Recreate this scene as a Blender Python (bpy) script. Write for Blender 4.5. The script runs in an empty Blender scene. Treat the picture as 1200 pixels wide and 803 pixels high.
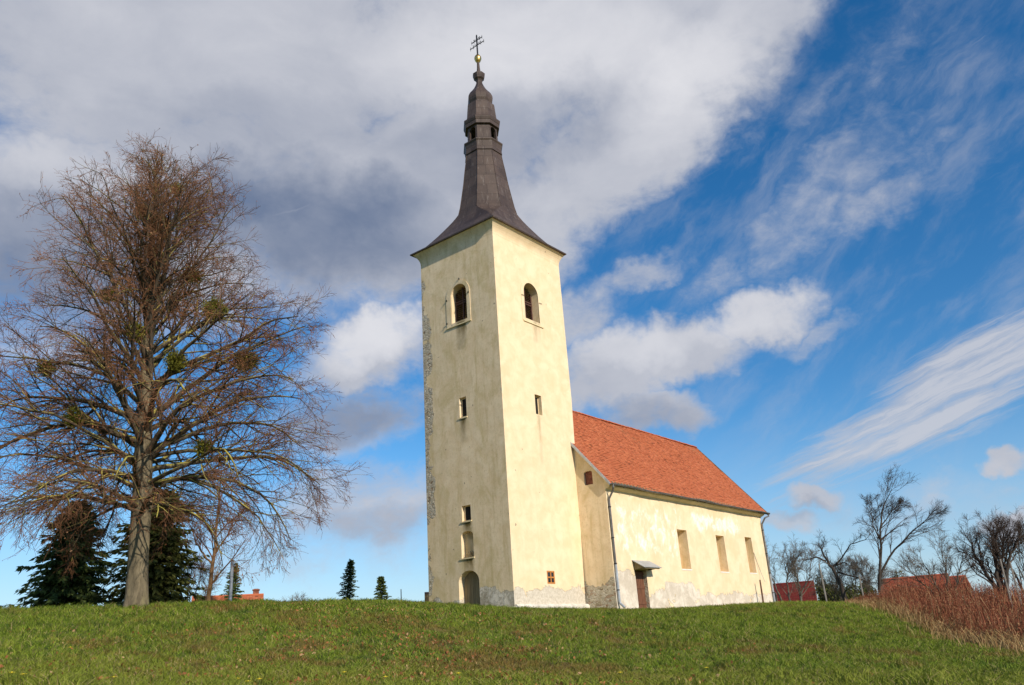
import bpy, bmesh, math, random
import numpy as np
from mathutils import Vector, Matrix
R = math.radians
scene = bpy.context.scene
K = 1.2            # one drawing unit is 1.2 m; every mesh and location is written in drawing units and built in metres

# ------------------------------------------------------------------ camera, sky, sun, exposure
CAM = np.array([-26.972, -22.293, -1.487]); YAW, PITCH, ROLL = R(38.599), R(20.488), R(-3.745)
def cam_axes():
    f = Vector((math.cos(YAW)*math.cos(PITCH), math.sin(YAW)*math.cos(PITCH), math.sin(PITCH)))
    r = Vector((math.sin(YAW), -math.cos(YAW), 0)); u = r.cross(f)
    r2 = r*math.cos(ROLL)+u*math.sin(ROLL); u2 = u*math.cos(ROLL)-r*math.sin(ROLL)
    return f, r2, u2
cd = bpy.data.cameras.new('camera'); cam = bpy.data.objects.new('camera', cd); scene.collection.objects.link(cam)
f_, r_, u_ = cam_axes()
M4 = Matrix((r_, u_, -f_)).transposed().to_4x4(); M4.translation = Vector(CAM)*K
cam.matrix_world = M4
cd.sensor_width = 36; cd.lens = 954.196/1200*36; cd.clip_start = .1; cd.clip_end = 6000
scene.camera = cam
SUN_EL, SUN_PHI = 27., 14.       # elevation; swing from the south wall's normal towards the west
sdir = Vector((-math.sin(R(SUN_PHI))*math.cos(R(SUN_EL)), -math.cos(R(SUN_PHI))*math.cos(R(SUN_EL)), math.sin(R(SUN_EL))))
sl = bpy.data.lights.new('sun', 'SUN'); sl.energy = 4.6; sl.angle = R(.53); sl.color = (1, .89, .75)
so = bpy.data.objects.new('sun', sl); scene.collection.objects.link(so)
so.rotation_euler = (-sdir).to_track_quat('-Z', 'Y').to_euler(); so.location = (0, -60, 60)
scene.view_settings.view_transform = 'Standard'; scene.view_settings.look = 'None'
scene.view_settings.exposure = 0.08; scene.view_settings.gamma = 1

# ------------------------------------------------------------------ node helper
class G:
    def __init__(s, tree): s.t = tree; s.n = tree.nodes; s.l = tree.links
    def _set(s, sock, v):
        if v is None: return
        if isinstance(v, bpy.types.NodeSocket): s.l.new(v, sock)
        else: sock.default_value = v
    def m(s, op, a, b=None, c=None, clamp=False):
        n = s.n.new('ShaderNodeMath'); n.operation = op; n.use_clamp = clamp
        for i, v in enumerate((a, b, c)): s._set(n.inputs[i], v)
        return n.outputs[0]
    def vm(s, op, a, b=None, scale=None):
        n = s.n.new('ShaderNodeVectorMath'); n.operation = op
        s._set(n.inputs[0], a); s._set(n.inputs[1], b)
        if scale is not None: s._set(n.inputs[3], scale)
        return n.outputs['Value' if op in ('DOT_PRODUCT', 'LENGTH') else 'Vector']
    def noise(s, vec, scale, detail=4, rough=.55, dist=0, col=False):
        n = s.n.new('ShaderNodeTexNoise'); s._set(n.inputs['Vector'], vec)
        n.inputs['Scale'].default_value = scale; n.inputs['Detail'].default_value = detail
        n.inputs['Roughness'].default_value = rough; n.inputs['Distortion'].default_value = dist
        return n.outputs['Color' if col else 'Fac']
    def voro(s, vec, scale, feature='F1', out='Distance'):
        n = s.n.new('ShaderNodeTexVoronoi'); n.feature = feature; s._set(n.inputs['Vector'], vec)
        n.inputs['Scale'].default_value = scale; return n.outputs[out]
    def ss(s, v, a, b, lo=0., hi=1.):
        n = s.n.new('ShaderNodeMapRange'); n.interpolation_type = 'SMOOTHSTEP'
        s._set(n.inputs[0], v)
        for i, q in enumerate((a, b, lo, hi)): s._set(n.inputs[i+1], q)
        return n.outputs[0]
    def mix(s, fac, a, b, mode='MIX'):
        n = s.n.new('ShaderNodeMix'); n.data_type = 'RGBA'; n.blend_type = mode
        s._set(n.inputs[0], fac)
        for i, v in ((6, a), (7, b)):
            if isinstance(v, (tuple, list)) and len(v) == 3: v = (*v, 1)
            s._set(n.inputs[i], v)
        return n.outputs[2]
    def sep(s, v):
        n = s.n.new('ShaderNodeSeparateXYZ'); s.l.new(v, n.inputs[0]); return n.outputs
    def comb(s, x, y, z):
        n = s.n.new('ShaderNodeCombineXYZ')
        for i, v in enumerate((x, y, z)): s._set(n.inputs[i], v)
        return n.outputs[0]
    def mapv(s, v, scale, loc=(0, 0, 0), rot=(0, 0, 0)):
        n = s.n.new('ShaderNodeMapping'); s.l.new(v, n.inputs[0])
        n.inputs['Location'].default_value = loc; n.inputs['Rotation'].default_value = rot; n.inputs['Scale'].default_value = scale
        return n.outputs[0]
    def bump(s, h, strength, dist, normal=None):
        n = s.n.new('ShaderNodeBump'); n.inputs['Strength'].default_value = strength; n.inputs['Distance'].default_value = dist
        s.l.new(h, n.inputs['Height'])
        if normal is not None: s.l.new(normal, n.inputs['Normal'])
        return n.outputs[0]
    def obj(s): return s.n.new('ShaderNodeTexCoord').outputs['Object']
    def nrm(s): return s.n.new('ShaderNodeTexCoord').outputs['Normal']
    def rand(s): return s.n.new('ShaderNodeNewGeometry').outputs['Random Per Island']
    def orand(s): return s.n.new('ShaderNodeObjectInfo').outputs['Random']

# ------------------------------------------------------------------ world: Nishita sky with clouds laid out by compass direction and height
def dvec(az, el):
    az, el = R(az), R(el); return Vector((math.cos(az)*math.cos(el), math.sin(az)*math.cos(el), math.sin(el)))
CLOUD = [
('cov',61.7,39.0,21.7,7.6,11,1.30),('cov',33.9,40.4,18.6,6.9,-7,1.30),('cov',18.2,39.5,9.3,5.9,30,1.10),('cov',28.5,33.2,11.2,5.2,36,1.10),
('cov',66.3,27.1,14.7,8.0,9,1.20),('cov',50.1,29.1,12.6,7.5,2,1.20),('cov',36.6,28.8,7.1,5.3,35,1.00),('cov',49.4,20.3,6.4,3.5,10,1.10),
('cov',50.0,15.6,6.3,3.2,4,0.90),('cov',49.4,9.6,8.5,3.6,-2,0.78),('cov',71.0,19.5,6.3,4.1,8,0.60),('cov',31.3,17.3,4.7,4.2,-6,1.20),
('cov',26.1,18.8,5.8,2.9,2,1.10),('cov',20.4,20.6,4.9,2.2,10,1.00),('cov',16.6,19.0,3.7,1.2,5,0.60),('cov',28.5,24.1,4.1,1.5,17,0.70),
('cov',28.6,14.3,4.6,2.3,4,1.00),('cov',12.6,28.0,6.4,3.8,24,0.52),('cov',10.1,25.4,5.0,2.2,8,0.60),('cov',18.0,25.5,4.6,3.2,50,0.50),('cov',23,23.2,3.6,1.6,25,.45),('cov',34.5,21.5,5,3.,20,.8),
('cov',13.3,33.4,2.9,2.2,14,0.45),('cov',19.6,8.1,2.6,1.2,-2,0.95),('cov',22.0,6.7,3.2,0.9,-6,0.70),('cov',8.1,8.9,1.8,0.8,-10,0.95),
('cov',8.3,5.5,2.0,1.0,4,1.00),('cov',12.9,6.8,2.9,0.7,-2,0.50),
('cov',52,34,9,3.5,0,1.1),('cov',60,33,9,3.5,5,1.1),('cov',7.5,34,6,3,35,.26),('cov',8,27,4,2,20,.38),('cov',14,7.2,9,2.4,0,.36),('cov',55,7,16,3,0,.42),('cov',44,30,8,5,0,1.2),('cov',42,34.5,10,4,0,1.2),('cov',34,29,5,3.5,30,.9),
('dark',70.5,23.3,8.2,4.7,10,0.90),('dark',52.6,28.4,11.8,4.6,-7,1.00),('dark',40.4,33.1,11.7,3.4,17,0.45),('dark',50.0,15.9,6.9,2.3,4,0.80),
('dark',48.8,8.1,6.8,1.7,-2,0.40),('dark',66.0,29.3,9.8,3.2,10,0.50),('dark',28.7,13.7,4.6,1.8,4,0.45),('dark',58.1,34.7,14.9,2.7,8,0.30),
('dark',20.5,7.2,3.2,0.8,-6,0.40),
('lite',34.0,39.9,14.1,3.7,-7,0.60),('lite',22.5,36.6,7.6,3.0,31,0.42),('lite',69.5,30.3,6.1,1.8,13,0.50),('lite',48.8,21.2,4.7,2.1,10,0.80),
('lite',20.9,20.9,5.0,1.7,10,0.50),('lite',29.8,19.2,5.3,1.8,3,0.50),
('strk',12.9,11.6,10.5,2.3,14,1.00),('strk',16.4,9.4,8.4,1.3,15,0.70),('strk',7.5,14.6,8.5,2.8,17,1.1),('strk',4.4,32.1,4.3,1.5,22,0.30),
# the rest of the sky dome, out of the photograph
('cov',130,35,30,12,0,1.0),('cov',200,45,35,15,0,1.),('cov',300,50,30,14,0,.8),('cov',-20,20,14,5,0,.9)]
w = bpy.data.worlds.new('World'); scene.world = w; w.use_nodes = True
g = G(w.node_tree); w.node_tree.nodes.clear()
sky = g.n.new('ShaderNodeTexSky'); sky.sky_type = 'NISHITA'; sky.sun_disc = False
sky.sun_elevation = R(SUN_EL); sky.sun_rotation = math.atan2(sdir.x, sdir.y)
sky.altitude = 300; sky.air_density = 1.0; sky.dust_density = .25; sky.ozone_density = 3.2
D0 = g.n.new('ShaderNodeTexCoord').outputs['Generated']
n1 = g.noise(D0, 5, 5, .55, 0, True); n2 = g.noise(D0, 22, 4, .6, 0, True)
wv = g.vm('ADD', g.vm('SCALE', g.vm('SUBTRACT', n1, (.5, .5, .5)), None, .10), g.vm('SCALE', g.vm('SUBTRACT', n2, (.5, .5, .5)), None, .055))
D1 = g.vm('ADD', D0, wv)
def field(kind, D, p=1.):
    tot = None
    for k, az, el, ra, rb, th, wt in CLOUD:
        if k != kind: continue
        c = dvec(az, el); rt = Vector((c.y, -c.x, 0)).normalized(); up = rt.cross(c)
        A = (rt*math.cos(R(th))+up*math.sin(R(th)))/math.sin(R(ra)); B = (up*math.cos(R(th))-rt*math.sin(R(th)))/math.sin(R(rb))
        u = g.vm('DOT_PRODUCT', D, tuple(A)); v = g.vm('DOT_PRODUCT', D, tuple(B))
        off_u, off_v = 0, 0
        r2 = g.m('MULTIPLY_ADD', u, u, g.m('MULTIPLY', v, v))
        back = g.m('LESS_THAN', g.vm('DOT_PRODUCT', D, tuple(c)), 0.)
        val = g.m('MULTIPLY', g.m('SUBTRACT', 1.15, g.m('ADD', r2, g.m('MULTIPLY', back, 9.)), clamp=True), wt)
        tot = val if tot is None else (g.m('MAXIMUM', tot, val) if p == 1. else g.m('ADD', tot, val))
    return tot
cov = field('cov', D1); dark = field('dark', D1, 2); lite = field('lite', D1, 2); strk = field('strk', D0)
fb = g.noise(g.mapv(D0, (1, 1, 1.9)), 7, 9, .60, .3)
fb2 = g.noise(g.mapv(D0, (1, 1, 1.6)), 24, 9, .68, .4)
nn = g.m('ADD', g.m('MULTIPLY', g.m('SUBTRACT', fb, .5), 1.5), g.m('MULTIPLY', g.m('SUBTRACT', fb2, .5), 1.25))
dens = g.ss(g.m('ADD', g.m('MULTIPLY', cov, 1.), g.m('MULTIPLY', nn, .66)), .05, 1.06)
cF = dvec(14, 26); rF = Vector((cF.y, -cF.x, 0)).normalized(); uF = rF.cross(cF); tF = R(38)
AF = rF*math.cos(tF)+uF*math.sin(tF); BF = uF*math.cos(tF)-rF*math.sin(tF)
DF = g.vm('ADD', D0, g.vm('SCALE', wv, None, .4)); fu = g.vm('DOT_PRODUCT', DF, tuple(AF)); fv = g.vm('DOT_PRODUCT', DF, tuple(BF))
fib = g.noise(g.comb(g.m('MULTIPLY', fu, 4.), g.m('MULTIPLY', fv, 11.), 3.), 1.8, 8, .62, .15)
thin = g.ss(cov, .35, .85, 1., 0.)
dens = g.m('MULTIPLY', dens, g.m('SUBTRACT', 1., g.m('MULTIPLY', thin, g.ss(fib, .36, .64, .55, 0.))))
veil = g.m('MULTIPLY', g.m('MULTIPLY', g.ss(g.vm('DOT_PRODUCT', D0, tuple(cF)), .93, .99), g.ss(fib, .42, .80)), .38)
dens = g.m('MAXIMUM', g.m('MULTIPLY', dens, .97), veil)
# thin streaks of high cloud, drawn out along one heading
c = dvec(12.9, 11.6); rt = Vector((c.y, -c.x, 0)).normalized(); up = rt.cross(c)
th = R(16); A = rt*math.cos(th)+up*math.sin(th); B = up*math.cos(th)-rt*math.sin(th)
su = g.vm('DOT_PRODUCT', D1, tuple(A)); sv = g.vm('DOT_PRODUCT', g.vm('ADD', D0, g.vm('SCALE', wv, None, .16)), tuple(B))
sn = g.noise(g.comb(g.m('MULTIPLY', su, 3.), g.m('MULTIPLY', sv, 38.), 0.), 1.6, 9, .66, .35)
sden = g.m('MULTIPLY', g.ss(g.m('ADD', g.m('MULTIPLY', g.m('SUBTRACT', sn, .5), 2.3), g.m('SUBTRACT', strk, .42)), -.15, .75), .88)
dtot = g.m('MAXIMUM', dens, sden)
shade = g.m('ADD', g.m('SUBTRACT', g.m('ADD', .58, g.m('MULTIPLY', g.m('SUBTRACT', fb, .5), .5)), g.m('MULTIPLY', dark, .48)), g.m('MULTIPLY', lite, .45), clamp=True)
shade = g.m('MAXIMUM', shade, g.m('MULTIPLY', sden, .8))
SK = .11
ccol = g.mix(shade, (.155/SK, .20/SK, .305/SK), (.72/SK, .72/SK, .755/SK))
hs = g.n.new('ShaderNodeHueSaturation'); hs.inputs['Saturation'].default_value = 1.32; hs.inputs['Value'].default_value = 1.17
g.l.new(sky.outputs[0], hs.inputs['Color'])
DZ = g.sep(D0)[2]
sk2 = g.mix(g.ss(DZ, -.02, .26, .62, 0.), hs.outputs[0], (.37/SK, .53/SK, .76/SK))
skyc = g.mix(dtot, sk2, ccol)
bg = g.n.new('ShaderNodeBackground'); g.l.new(skyc, bg.inputs[0]); bg.inputs[1].default_value = SK
wo = g.n.new('ShaderNodeOutputWorld'); g.l.new(bg.outputs[0], wo.inputs[0])
w.cycles.sampling_method = 'MANUAL'; w.cycles.sample_map_resolution = 512

# ------------------------------------------------------------------ object helpers
COL = scene.collection
WO = {}     # drawing-unit origin of every thing
def tag(o, label=None, cat=None, group=None, kind=None):
    for k, v in (('label', label), ('category', cat), ('group', group), ('kind', kind)):
        if v: o[k] = v
    return o
def thing(name, label, cat, loc, group=None, rz=0):
    o = bpy.data.objects.new(name, None); COL.objects.link(o); o.location = Vector(loc)*K; o.rotation_euler = (0, 0, rz)
    o.empty_display_size = .3; WO[o.name] = Vector(loc); return tag(o, label, cat, group)
class MB:
    def __init__(s): s.v = []; s.f = []; s.mi = []
    def add(s, vs, fs, mi=0):
        b = len(s.v); s.v.extend([tuple(q) for q in vs]); s.f.extend([tuple(b+i for i in q) for q in fs]); s.mi.extend([mi]*len(fs)); return s
    def box(s, x0, x1, y0, y1, z0, z1, mi=0):
        vs = [(x, y, z) for z in (z0, z1) for x, y in ((x0, y0), (x1, y0), (x1, y1), (x0, y1))]
        return s.add(vs, [(3, 2, 1, 0), (4, 5, 6, 7), (0, 1, 5, 4), (1, 2, 6, 5), (2, 3, 7, 6), (3, 0, 4, 7)], mi)
    def prism(s, pts, vec, mi=0):
        n = len(pts); vec = Vector(vec); vs = [Vector(p) for p in pts]; vs += [p+vec for p in vs]
        fs = [tuple(range(n))[::-1], tuple(range(n, 2*n))]+[(i, (i+1) % n, n+(i+1) % n, n+i) for i in range(n)]
        return s.add(vs, fs, mi)
    def loft(s, rings, cap0=True, cap1=True, mi=0):
        n = len(rings[0]); vs = [p for r in rings for p in r]; fs = []
        for k in range(len(rings)-1):
            for i in range(n): j = (i+1) % n; fs.append((k*n+i, k*n+j, (k+1)*n+j, (k+1)*n+i))
        if cap0: fs.append(tuple(range(n))[::-1])
        if cap1: fs.append(tuple((len(rings)-1)*n+i for i in range(n)))
        return s.add(vs, fs, mi)
    def tube(s, pts, rad, n=6, mi=0, cap=True):
        pts = [Vector(p) for p in pts]; m = len(pts)
        if not isinstance(rad, (list, tuple)): rad = [rad]*m
        t = (pts[1]-pts[0]).normalized(); a = t.cross(Vector((0, 0, 1)) if abs(t.z) < .9 else Vector((1, 0, 0))).normalized()
        rings = []
        for i, p in enumerate(pts):
            t = (pts[min(i+1, m-1)]-pts[max(i-1, 0)]).normalized()
            a = (a-t*a.dot(t)).normalized(); b = t.cross(a)
            rings.append([p+(a*math.cos(2*math.pi*k/n)+b*math.sin(2*math.pi*k/n))*rad[i] for k in range(n)])
        return s.loft(rings, cap, cap, mi)
    def ball(s, c, r, n=12, m=8, sz=1., mi=0):
        c = Vector(c); rings = []
        for k in range(m+1):
            t = math.pi*k/m; rr = max(math.sin(t)*r, r*.02)
            rings.append([c+Vector((rr*math.cos(2*math.pi*i/n), rr*math.sin(2*math.pi*i/n), -math.cos(t)*r*sz)) for i in range(n)])
        return s.loft(rings, mi=mi)
    def build(s, name, mat, parent=None, origin=None, smooth=False, fix=True):
        og = Vector(origin) if origin is not None else (WO[parent.name] if parent is not None else Vector((0, 0, 0)))
        me = bpy.data.meshes.new(name)
        me.from_pydata([((x-og.x)*K, (y-og.y)*K, (z-og.z)*K) for x, y, z in s.v], [], s.f)
        mats = mat if isinstance(mat, (list, tuple)) else [mat]
        for q in mats: me.materials.append(q)
        if len(mats) > 1: me.polygons.foreach_set('material_index', s.mi)
        if smooth: me.polygons.foreach_set('use_smooth', [True]*len(s.f))
        if fix:
            bm = bmesh.new(); bm.from_mesh(me); bmesh.ops.recalc_face_normals(bm, faces=bm.faces); bm.to_mesh(me); bm.free()
        o = bpy.data.objects.new(name, me); COL.objects.link(o); WO[o.name] = og
        if parent is not None: o.parent = parent
        else: o.location = og*K
        return o
def np_mesh(name, V, F, mat, parent=None, origin=(0, 0, 0)):
    """V (n,3) drawing units, F (m,k) all of one size"""
    V = (np.asarray(V, dtype=np.float64)-np.array(origin))*K; me = bpy.data.meshes.new(name); k = F.shape[1]
    me.vertices.add(len(V)); me.vertices.foreach_set('co', V.astype(np.float32).ravel())
    me.loops.add(F.size); me.loops.foreach_set('vertex_index', F.astype(np.int32).ravel())
    me.polygons.add(len(F)); me.polygons.foreach_set('loop_start', np.arange(0, F.size, k, dtype=np.int32))
    me.update(calc_edges=True); me.materials.append(mat)
    o = bpy.data.objects.new(name, me); COL.objects.link(o); WO[o.name] = Vector(origin)
    if parent is not None: o.parent = parent
    else: o.location = Vector(origin)*K
    return o
def carve(o, cutters):
    """cut window and door recesses; cutters are (MB) closed solids"""
    tmp = []
    for c in cutters:
        co = c.build('cutter', [], None, origin=WO[o.name]); co.location = (0, 0, 0); tmp.append(co)
        md = o.modifiers.new('b', 'BOOLEAN'); md.operation = 'DIFFERENCE'; md.object = co; md.solver = 'EXACT'
    bpy.context.view_layer.update()
    dg = bpy.context.evaluated_depsgraph_get(); me = bpy.data.meshes.new_from_object(o.evaluated_get(dg))
    o.modifiers.clear(); o.data = me
    for co in tmp: bpy.data.objects.remove(co)
    return o

# ------------------------------------------------------------------ materials
def mat(name):
    m = bpy.data.materials.new(name); m.use_nodes = True; t = m.node_tree; g = G(t)
    b = t.nodes['Principled BSDF']; b.inputs['Roughness'].default_value = .85; b.inputs['Specular IOR Level'].default_value = .25
    return m, g, b
def simple(name, col, rough=.8, var=.25, scale=6, metal=0, bump=.0, bscale=30, stretch=(1, 1, 1)):
    m, g, b = mat(name); o = g.mapv(g.obj(), stretch)
    n = g.noise(o, scale, 5, .6); n2 = g.noise(o, scale*7, 3, .6)
    k = g.m('ADD', g.m('MULTIPLY', n, .7), g.m('MULTIPLY', n2, .3))
    c = g.mix(g.ss(k, .3, .7), tuple(q*(1-var) for q in col), tuple(min(1, q*(1+var)) for q in col))
    g.l.new(c, b.inputs['Base Color']); b.inputs['Roughness'].default_value = rough; b.inputs['Metallic'].default_value = metal
    if bump: g.l.new(g.bump(g.noise(o, bscale, 4, .6), bump, .02), b.inputs['Normal'])
    return m

def box_mask(g, u, v, u0, u1, v0, v1, soft):
    """1 inside a rectangle of two coordinates (metres), soft edges"""
    a = g.m('MULTIPLY', g.ss(u, u0-soft, u0+soft), g.ss(u, u1-soft, u1+soft, 1., 0.))
    b = g.m('MULTIPLY', g.ss(v, v0-soft, v0+soft), g.ss(v, v1-soft, v1+soft, 1., 0.))
    return g.m('MULTIPLY', a, b)

def plaster(name, tower):
    m, g, b = mat(name); o = g.obj(); X, Y, Z = g.sep(o)
    N = g.sep(g.nrm()); west = g.m('GREATER_THAN', g.m('MULTIPLY', N[0], -1.), .5); south = g.m('SUBTRACT', 1., west)
    big = g.noise(o, .35, 5, .6); mid = g.noise(o, 1.3, 6, .62, .4); fine = g.noise(o, 7, 5, .65); grit = g.noise(o, 40, 3, .6)
    cream_a, cream_b = (.74, .572, .355), (.83, .675, .455)
    col = g.mix(g.ss(mid, .3, .7), cream_a, cream_b)
    col = g.mix(g.m('MULTIPLY', g.ss(big, .45, .7), .35), col, (.66, .55, .36))
    # rubbed dirt, much stronger on the weather (west) side
    dirt = g.m('MULTIPLY', g.ss(g.noise(g.mapv(o, (1, 1, .55)), .9, 7, .68, .8), .42, .68), g.m('ADD', .05, g.m('MULTIPLY', west, .55)))
    col = g.mix(dirt, col, (.53, .415, .195))
    dirt2 = g.m('MULTIPLY', g.ss(fine, .5, .72), g.m('ADD', .05, g.m('MULTIPLY', west, .3)))
    col = g.mix(dirt2, col, (.45, .35, .16))
    rain = g.noise(g.mapv(o, (2.6, 2.6, .16)), 1.4, 6, .62, .2)
    col = g.mix(g.m('MULTIPLY', g.ss(rain, .50, .70), g.m('ADD', .08, g.m('MULTIPLY', west, .27))), col, (.45, .33, .14))
    # washed-out white areas
    wn = g.noise(g.mapv(o, (1, 1, 1.2)), .62, 8, .62, .3)
    streak = g.noise(g.mapv(o, (1.3, 1.3, .85)), 1.25, 9, .70, .6)
    def peel(region, thr, width=.045):     # region 0..1 -> hard irregular edge
        return g.ss(g.m('ADD', g.m('MULTIPLY', g.m('SUBTRACT', wn, .5), 1.9), region), thr, thr+width)
    zK = lambda v: v*K
    hgt = g.m('SUBTRACT', Z, 0.)
    if tower:
        lo = g.m('SUBTRACT', 1.15, g.m('MULTIPLY', Z, g.m('ADD', .66, g.m('MULTIPLY', west, .05))), clamp=True)
        low = peel(lo, .52)
        low = g.m('MULTIPLY', low, g.ss(Z, 1.7, 2.1, 1., 0.))
        # ragged strip of bare masonry up the far corner of the west side
        yb = g.ss(Y, zK(3.95), zK(4.65)); zb = g.m('MULTIPLY', g.ss(Z, zK(3.2), zK(4.6)), g.ss(Z, zK(13.8), zK(15.4), 1., 0.))
        gap = g.ss(g.noise(g.mapv(o, (.2, .2, 1)), .55, 3, .5), .40, .55)
        strip = g.m('MULTIPLY', peel(g.m('SUBTRACT', g.m('MULTIPLY', g.m('MULTIPLY', yb, zb), g.m('ADD', .45, g.m('MULTIPLY', gap, .75))), .1), .62), west)
        strip2 = g.m('MULTIPLY', peel(g.m('MULTIPLY', g.ss(Y, zK(4.3), zK(4.9)), .7), .62), west)
        rub = g.m('MAXIMUM', strip, strip2)
        nearc = g.m('MULTIPLY', peel(g.m('MULTIPLY', g.ss(Y, .5, .0), .55), .72), west)
        # damp streaks running down from the openings
        st = None
        for (f, u0, u1, z0, z1, k) in (('w', 2.0, 2.6, 12.2, 13.4, 1.), ('w', 2.25, 2.6, 7.7, 8.62, 1.), ('w', 2.2, 2.65, 3.35, 3.85, 1.2), ('w', 2.2, 2.7, 1.75, 2.3, 1.1),
                                   ('s', 2.7, 3.0, 12.6, 13.45, .7), ('s', 3.05, 3.2, 12.8, 13.45, .6), ('s', 2.5, 2.7, 6.6, 8.66, .5)):
            u = Y if f == 'w' else X
            mk = box_mask(g, g.m('ADD', u, g.m('MULTIPLY', g.m('SUBTRACT', streak, .5), .5)), Z, u0*K, u1*K, (z0-.25)*K, z1*K, .16)
            fade = g.ss(Z, z0*K, z1*K, .4, 1.)
            mk = g.m('MULTIPLY', g.m('MULTIPLY', g.m('MULTIPLY', mk, fade), west if f == 'w' else south), k)
            st = mk if st is None else g.m('MAXIMUM', st, mk)
        col = g.mix(g.m('MULTIPLY', st, g.ss(streak, .3, .6, .45, 1.), clamp=True), col, (.13, .095, .03))
        lowcol = g.mix(west, g.mix(g.ss(fine, .35, .65), (.52, .46, .36), (.64, .58, .48)), g.mix(g.ss(mid, .40, .6), (.40, .35, .26), (.66, .60, .49)))
        col = g.mix(g.m('MULTIPLY', nearc, .6), col, (.40, .35, .25))
        chips = g.m('MULTIPLY', g.m('GREATER_THAN', g.noise(o, 3.1, 2, .5), .745), .9)
        col = g.mix(chips, col, (.30, .24, .17))
    else:
        # nave: white washed patches below the eaves and a pale rendered foot
        up = box_mask(g, X, Z, 5.4*K, 12.5*K, 2.0*K, 4.9*K, .9); up2 = box_mask(g, X, Z, 13.2*K, 19.5*K, 3.8*K, 4.8*K, .5)
        wash = g.m('MULTIPLY', g.ss(g.m('ADD', g.m('MULTIPLY', g.m('SUBTRACT', streak, .5), 2.2), g.m('ADD', g.m('MULTIPLY', up, .48), g.m('MULTIPLY', up2, .62))), .38, .74), south); wash = g.m('MULTIPLY', wash, g.ss(fine, .34, .56, .45, 1.))
        wash2 = g.m('MULTIPLY', g.ss(g.m('ADD', g.m('MULTIPLY', g.m('SUBTRACT', g.noise(o, .9, 7, .7, .4), .5), 2.), .2), .3, .7), south)
        col = g.mix(g.m('MULTIPLY', wash2, .45), col, (.84, .765, .60))
        col = g.mix(g.m('MULTIPLY', wash, .8), col, (.90, .86, .78))
        slope = g.m('ADD', g.m('SUBTRACT', 1.35, g.m('MULTIPLY', Z, .95)), g.m('MULTIPLY', box_mask(g, X, Z, 5.0*K, 7.2*K, -2, 1.9*K, .35), .95))
        slope = g.m('ADD', slope, g.m('MULTIPLY', box_mask(g, X, Z, 9.6*K, 12.6*K, -2, 1.35*K, .35), .55), clamp=True)
        low = g.m('MULTIPLY', peel(slope, .70), g.ss(Z, 2.3*K, 2.6*K, 1., 0.))
        lowcol = g.mix(g.ss(mid, .38, .62), (.56, .49, .39), (.72, .65, .54))
        wr = g.m('MULTIPLY', peel(g.m('SUBTRACT', 1.55, g.m('MULTIPLY', Z, .72), clamp=True), .62), west)
        rub = wr; low = g.m('MULTIPLY', low, south)
        strip = wr
    # rubble masonry
    ov = g.vm('ADD', g.mapv(o, (1, 1, 1.9)), g.vm('SCALE', g.noise(o, 3., 3, .6, 0, True), None, .22)); vo = g.voro(ov, 4.6, 'DISTANCE_TO_EDGE'); vc = g.voro(ov, 4.6, 'F1', 'Color')
    stone = g.mix(g.sep(vc)[0], (.34, .28, .18), (.64, .57, .45))
    stone = g.mix(g.ss(vo, .03, .16, 1., 0.), stone, (.56, .49, .36))
    stone = g.mix(g.ss(mid, .45, .62, 0., .75), stone, (.58, .52, .40)); hole = g.ss(g.noise(g.mapv(o, (1, 1, 1.8)), 3.4, 3, .6), .60, .66); stone = g.mix(g.m('MULTIPLY', hole, .8), stone, (.20, .12, .06))
    red = g.m('MULTIPLY', g.m('GREATER_THAN', g.sep(vc)[1], .80), .18 if tower else .45)
    stone = g.mix(red, stone, (.34, .17, .09))
    crease = g.ss(g.m('ABSOLUTE', g.m('SUBTRACT', g.noise(o, 2.6, 6, .65, .6), .5)), .0, .035, 1., 0.)
    lowcol = g.mix(g.m('MULTIPLY', crease, g.m('ADD', .18, g.m('MULTIPLY', west, .5))), lowcol, (.22, .18, .12))
    col = g.mix(low, col, lowcol); col = g.mix(rub, col, stone)
    both = g.m('MAXIMUM', low, rub); rim = g.m('MULTIPLY', g.m('MULTIPLY', both, g.m('SUBTRACT', 1., both)), 4., clamp=True)
    col = g.mix(g.m('MULTIPLY', rim, .6), col, (.20, .16, .10))
    g.l.new(col, b.inputs['Base Color']); b.inputs['Roughness'].default_value = .93; b.inputs['Specular IOR Level'].default_value = .1
    h = g.m('ADD', g.m('MULTIPLY', mid, .35), g.m('MULTIPLY', grit, .06)); h = g.m('ADD', h, g.m('MULTIPLY', fine, .12))
    gone = g.m('MAXIMUM', low, rub)
    h = g.m('SUBTRACT', h, g.m('MULTIPLY', gone, .45))
    h = g.m('ADD', h, g.m('MULTIPLY', g.m('MULTIPLY', rub, g.m('SUBTRACT', g.ss(vo, 0., .12), g.m('MULTIPLY', hole, 1.6))), .9))
    h = g.m('ADD', h, g.m('MULTIPLY', g.m('MULTIPLY', gone, g.m('ADD', mid, g.m('MULTIPLY', fine, .4))), .6))
    g.l.new(g.bump(h, .75, .055), b.inputs['Normal'])
    return m
M = {}
M['tower'] = plaster('tower_plaster', True); M['nave'] = plaster('nave_plaster', False)
M['trim'] = simple('trim_plaster', (.72, .59, .35), .9, .15, 2, bump=.4, bscale=14)
M['white_plaster'] = simple('white_plaster', (.78, .74, .66), .9, .1, 3, bump=.4, bscale=14)
M['plinth'] = simple('plinth_render', (.60, .56, .48), .95, .25, 3, bump=.8, bscale=12)
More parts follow.
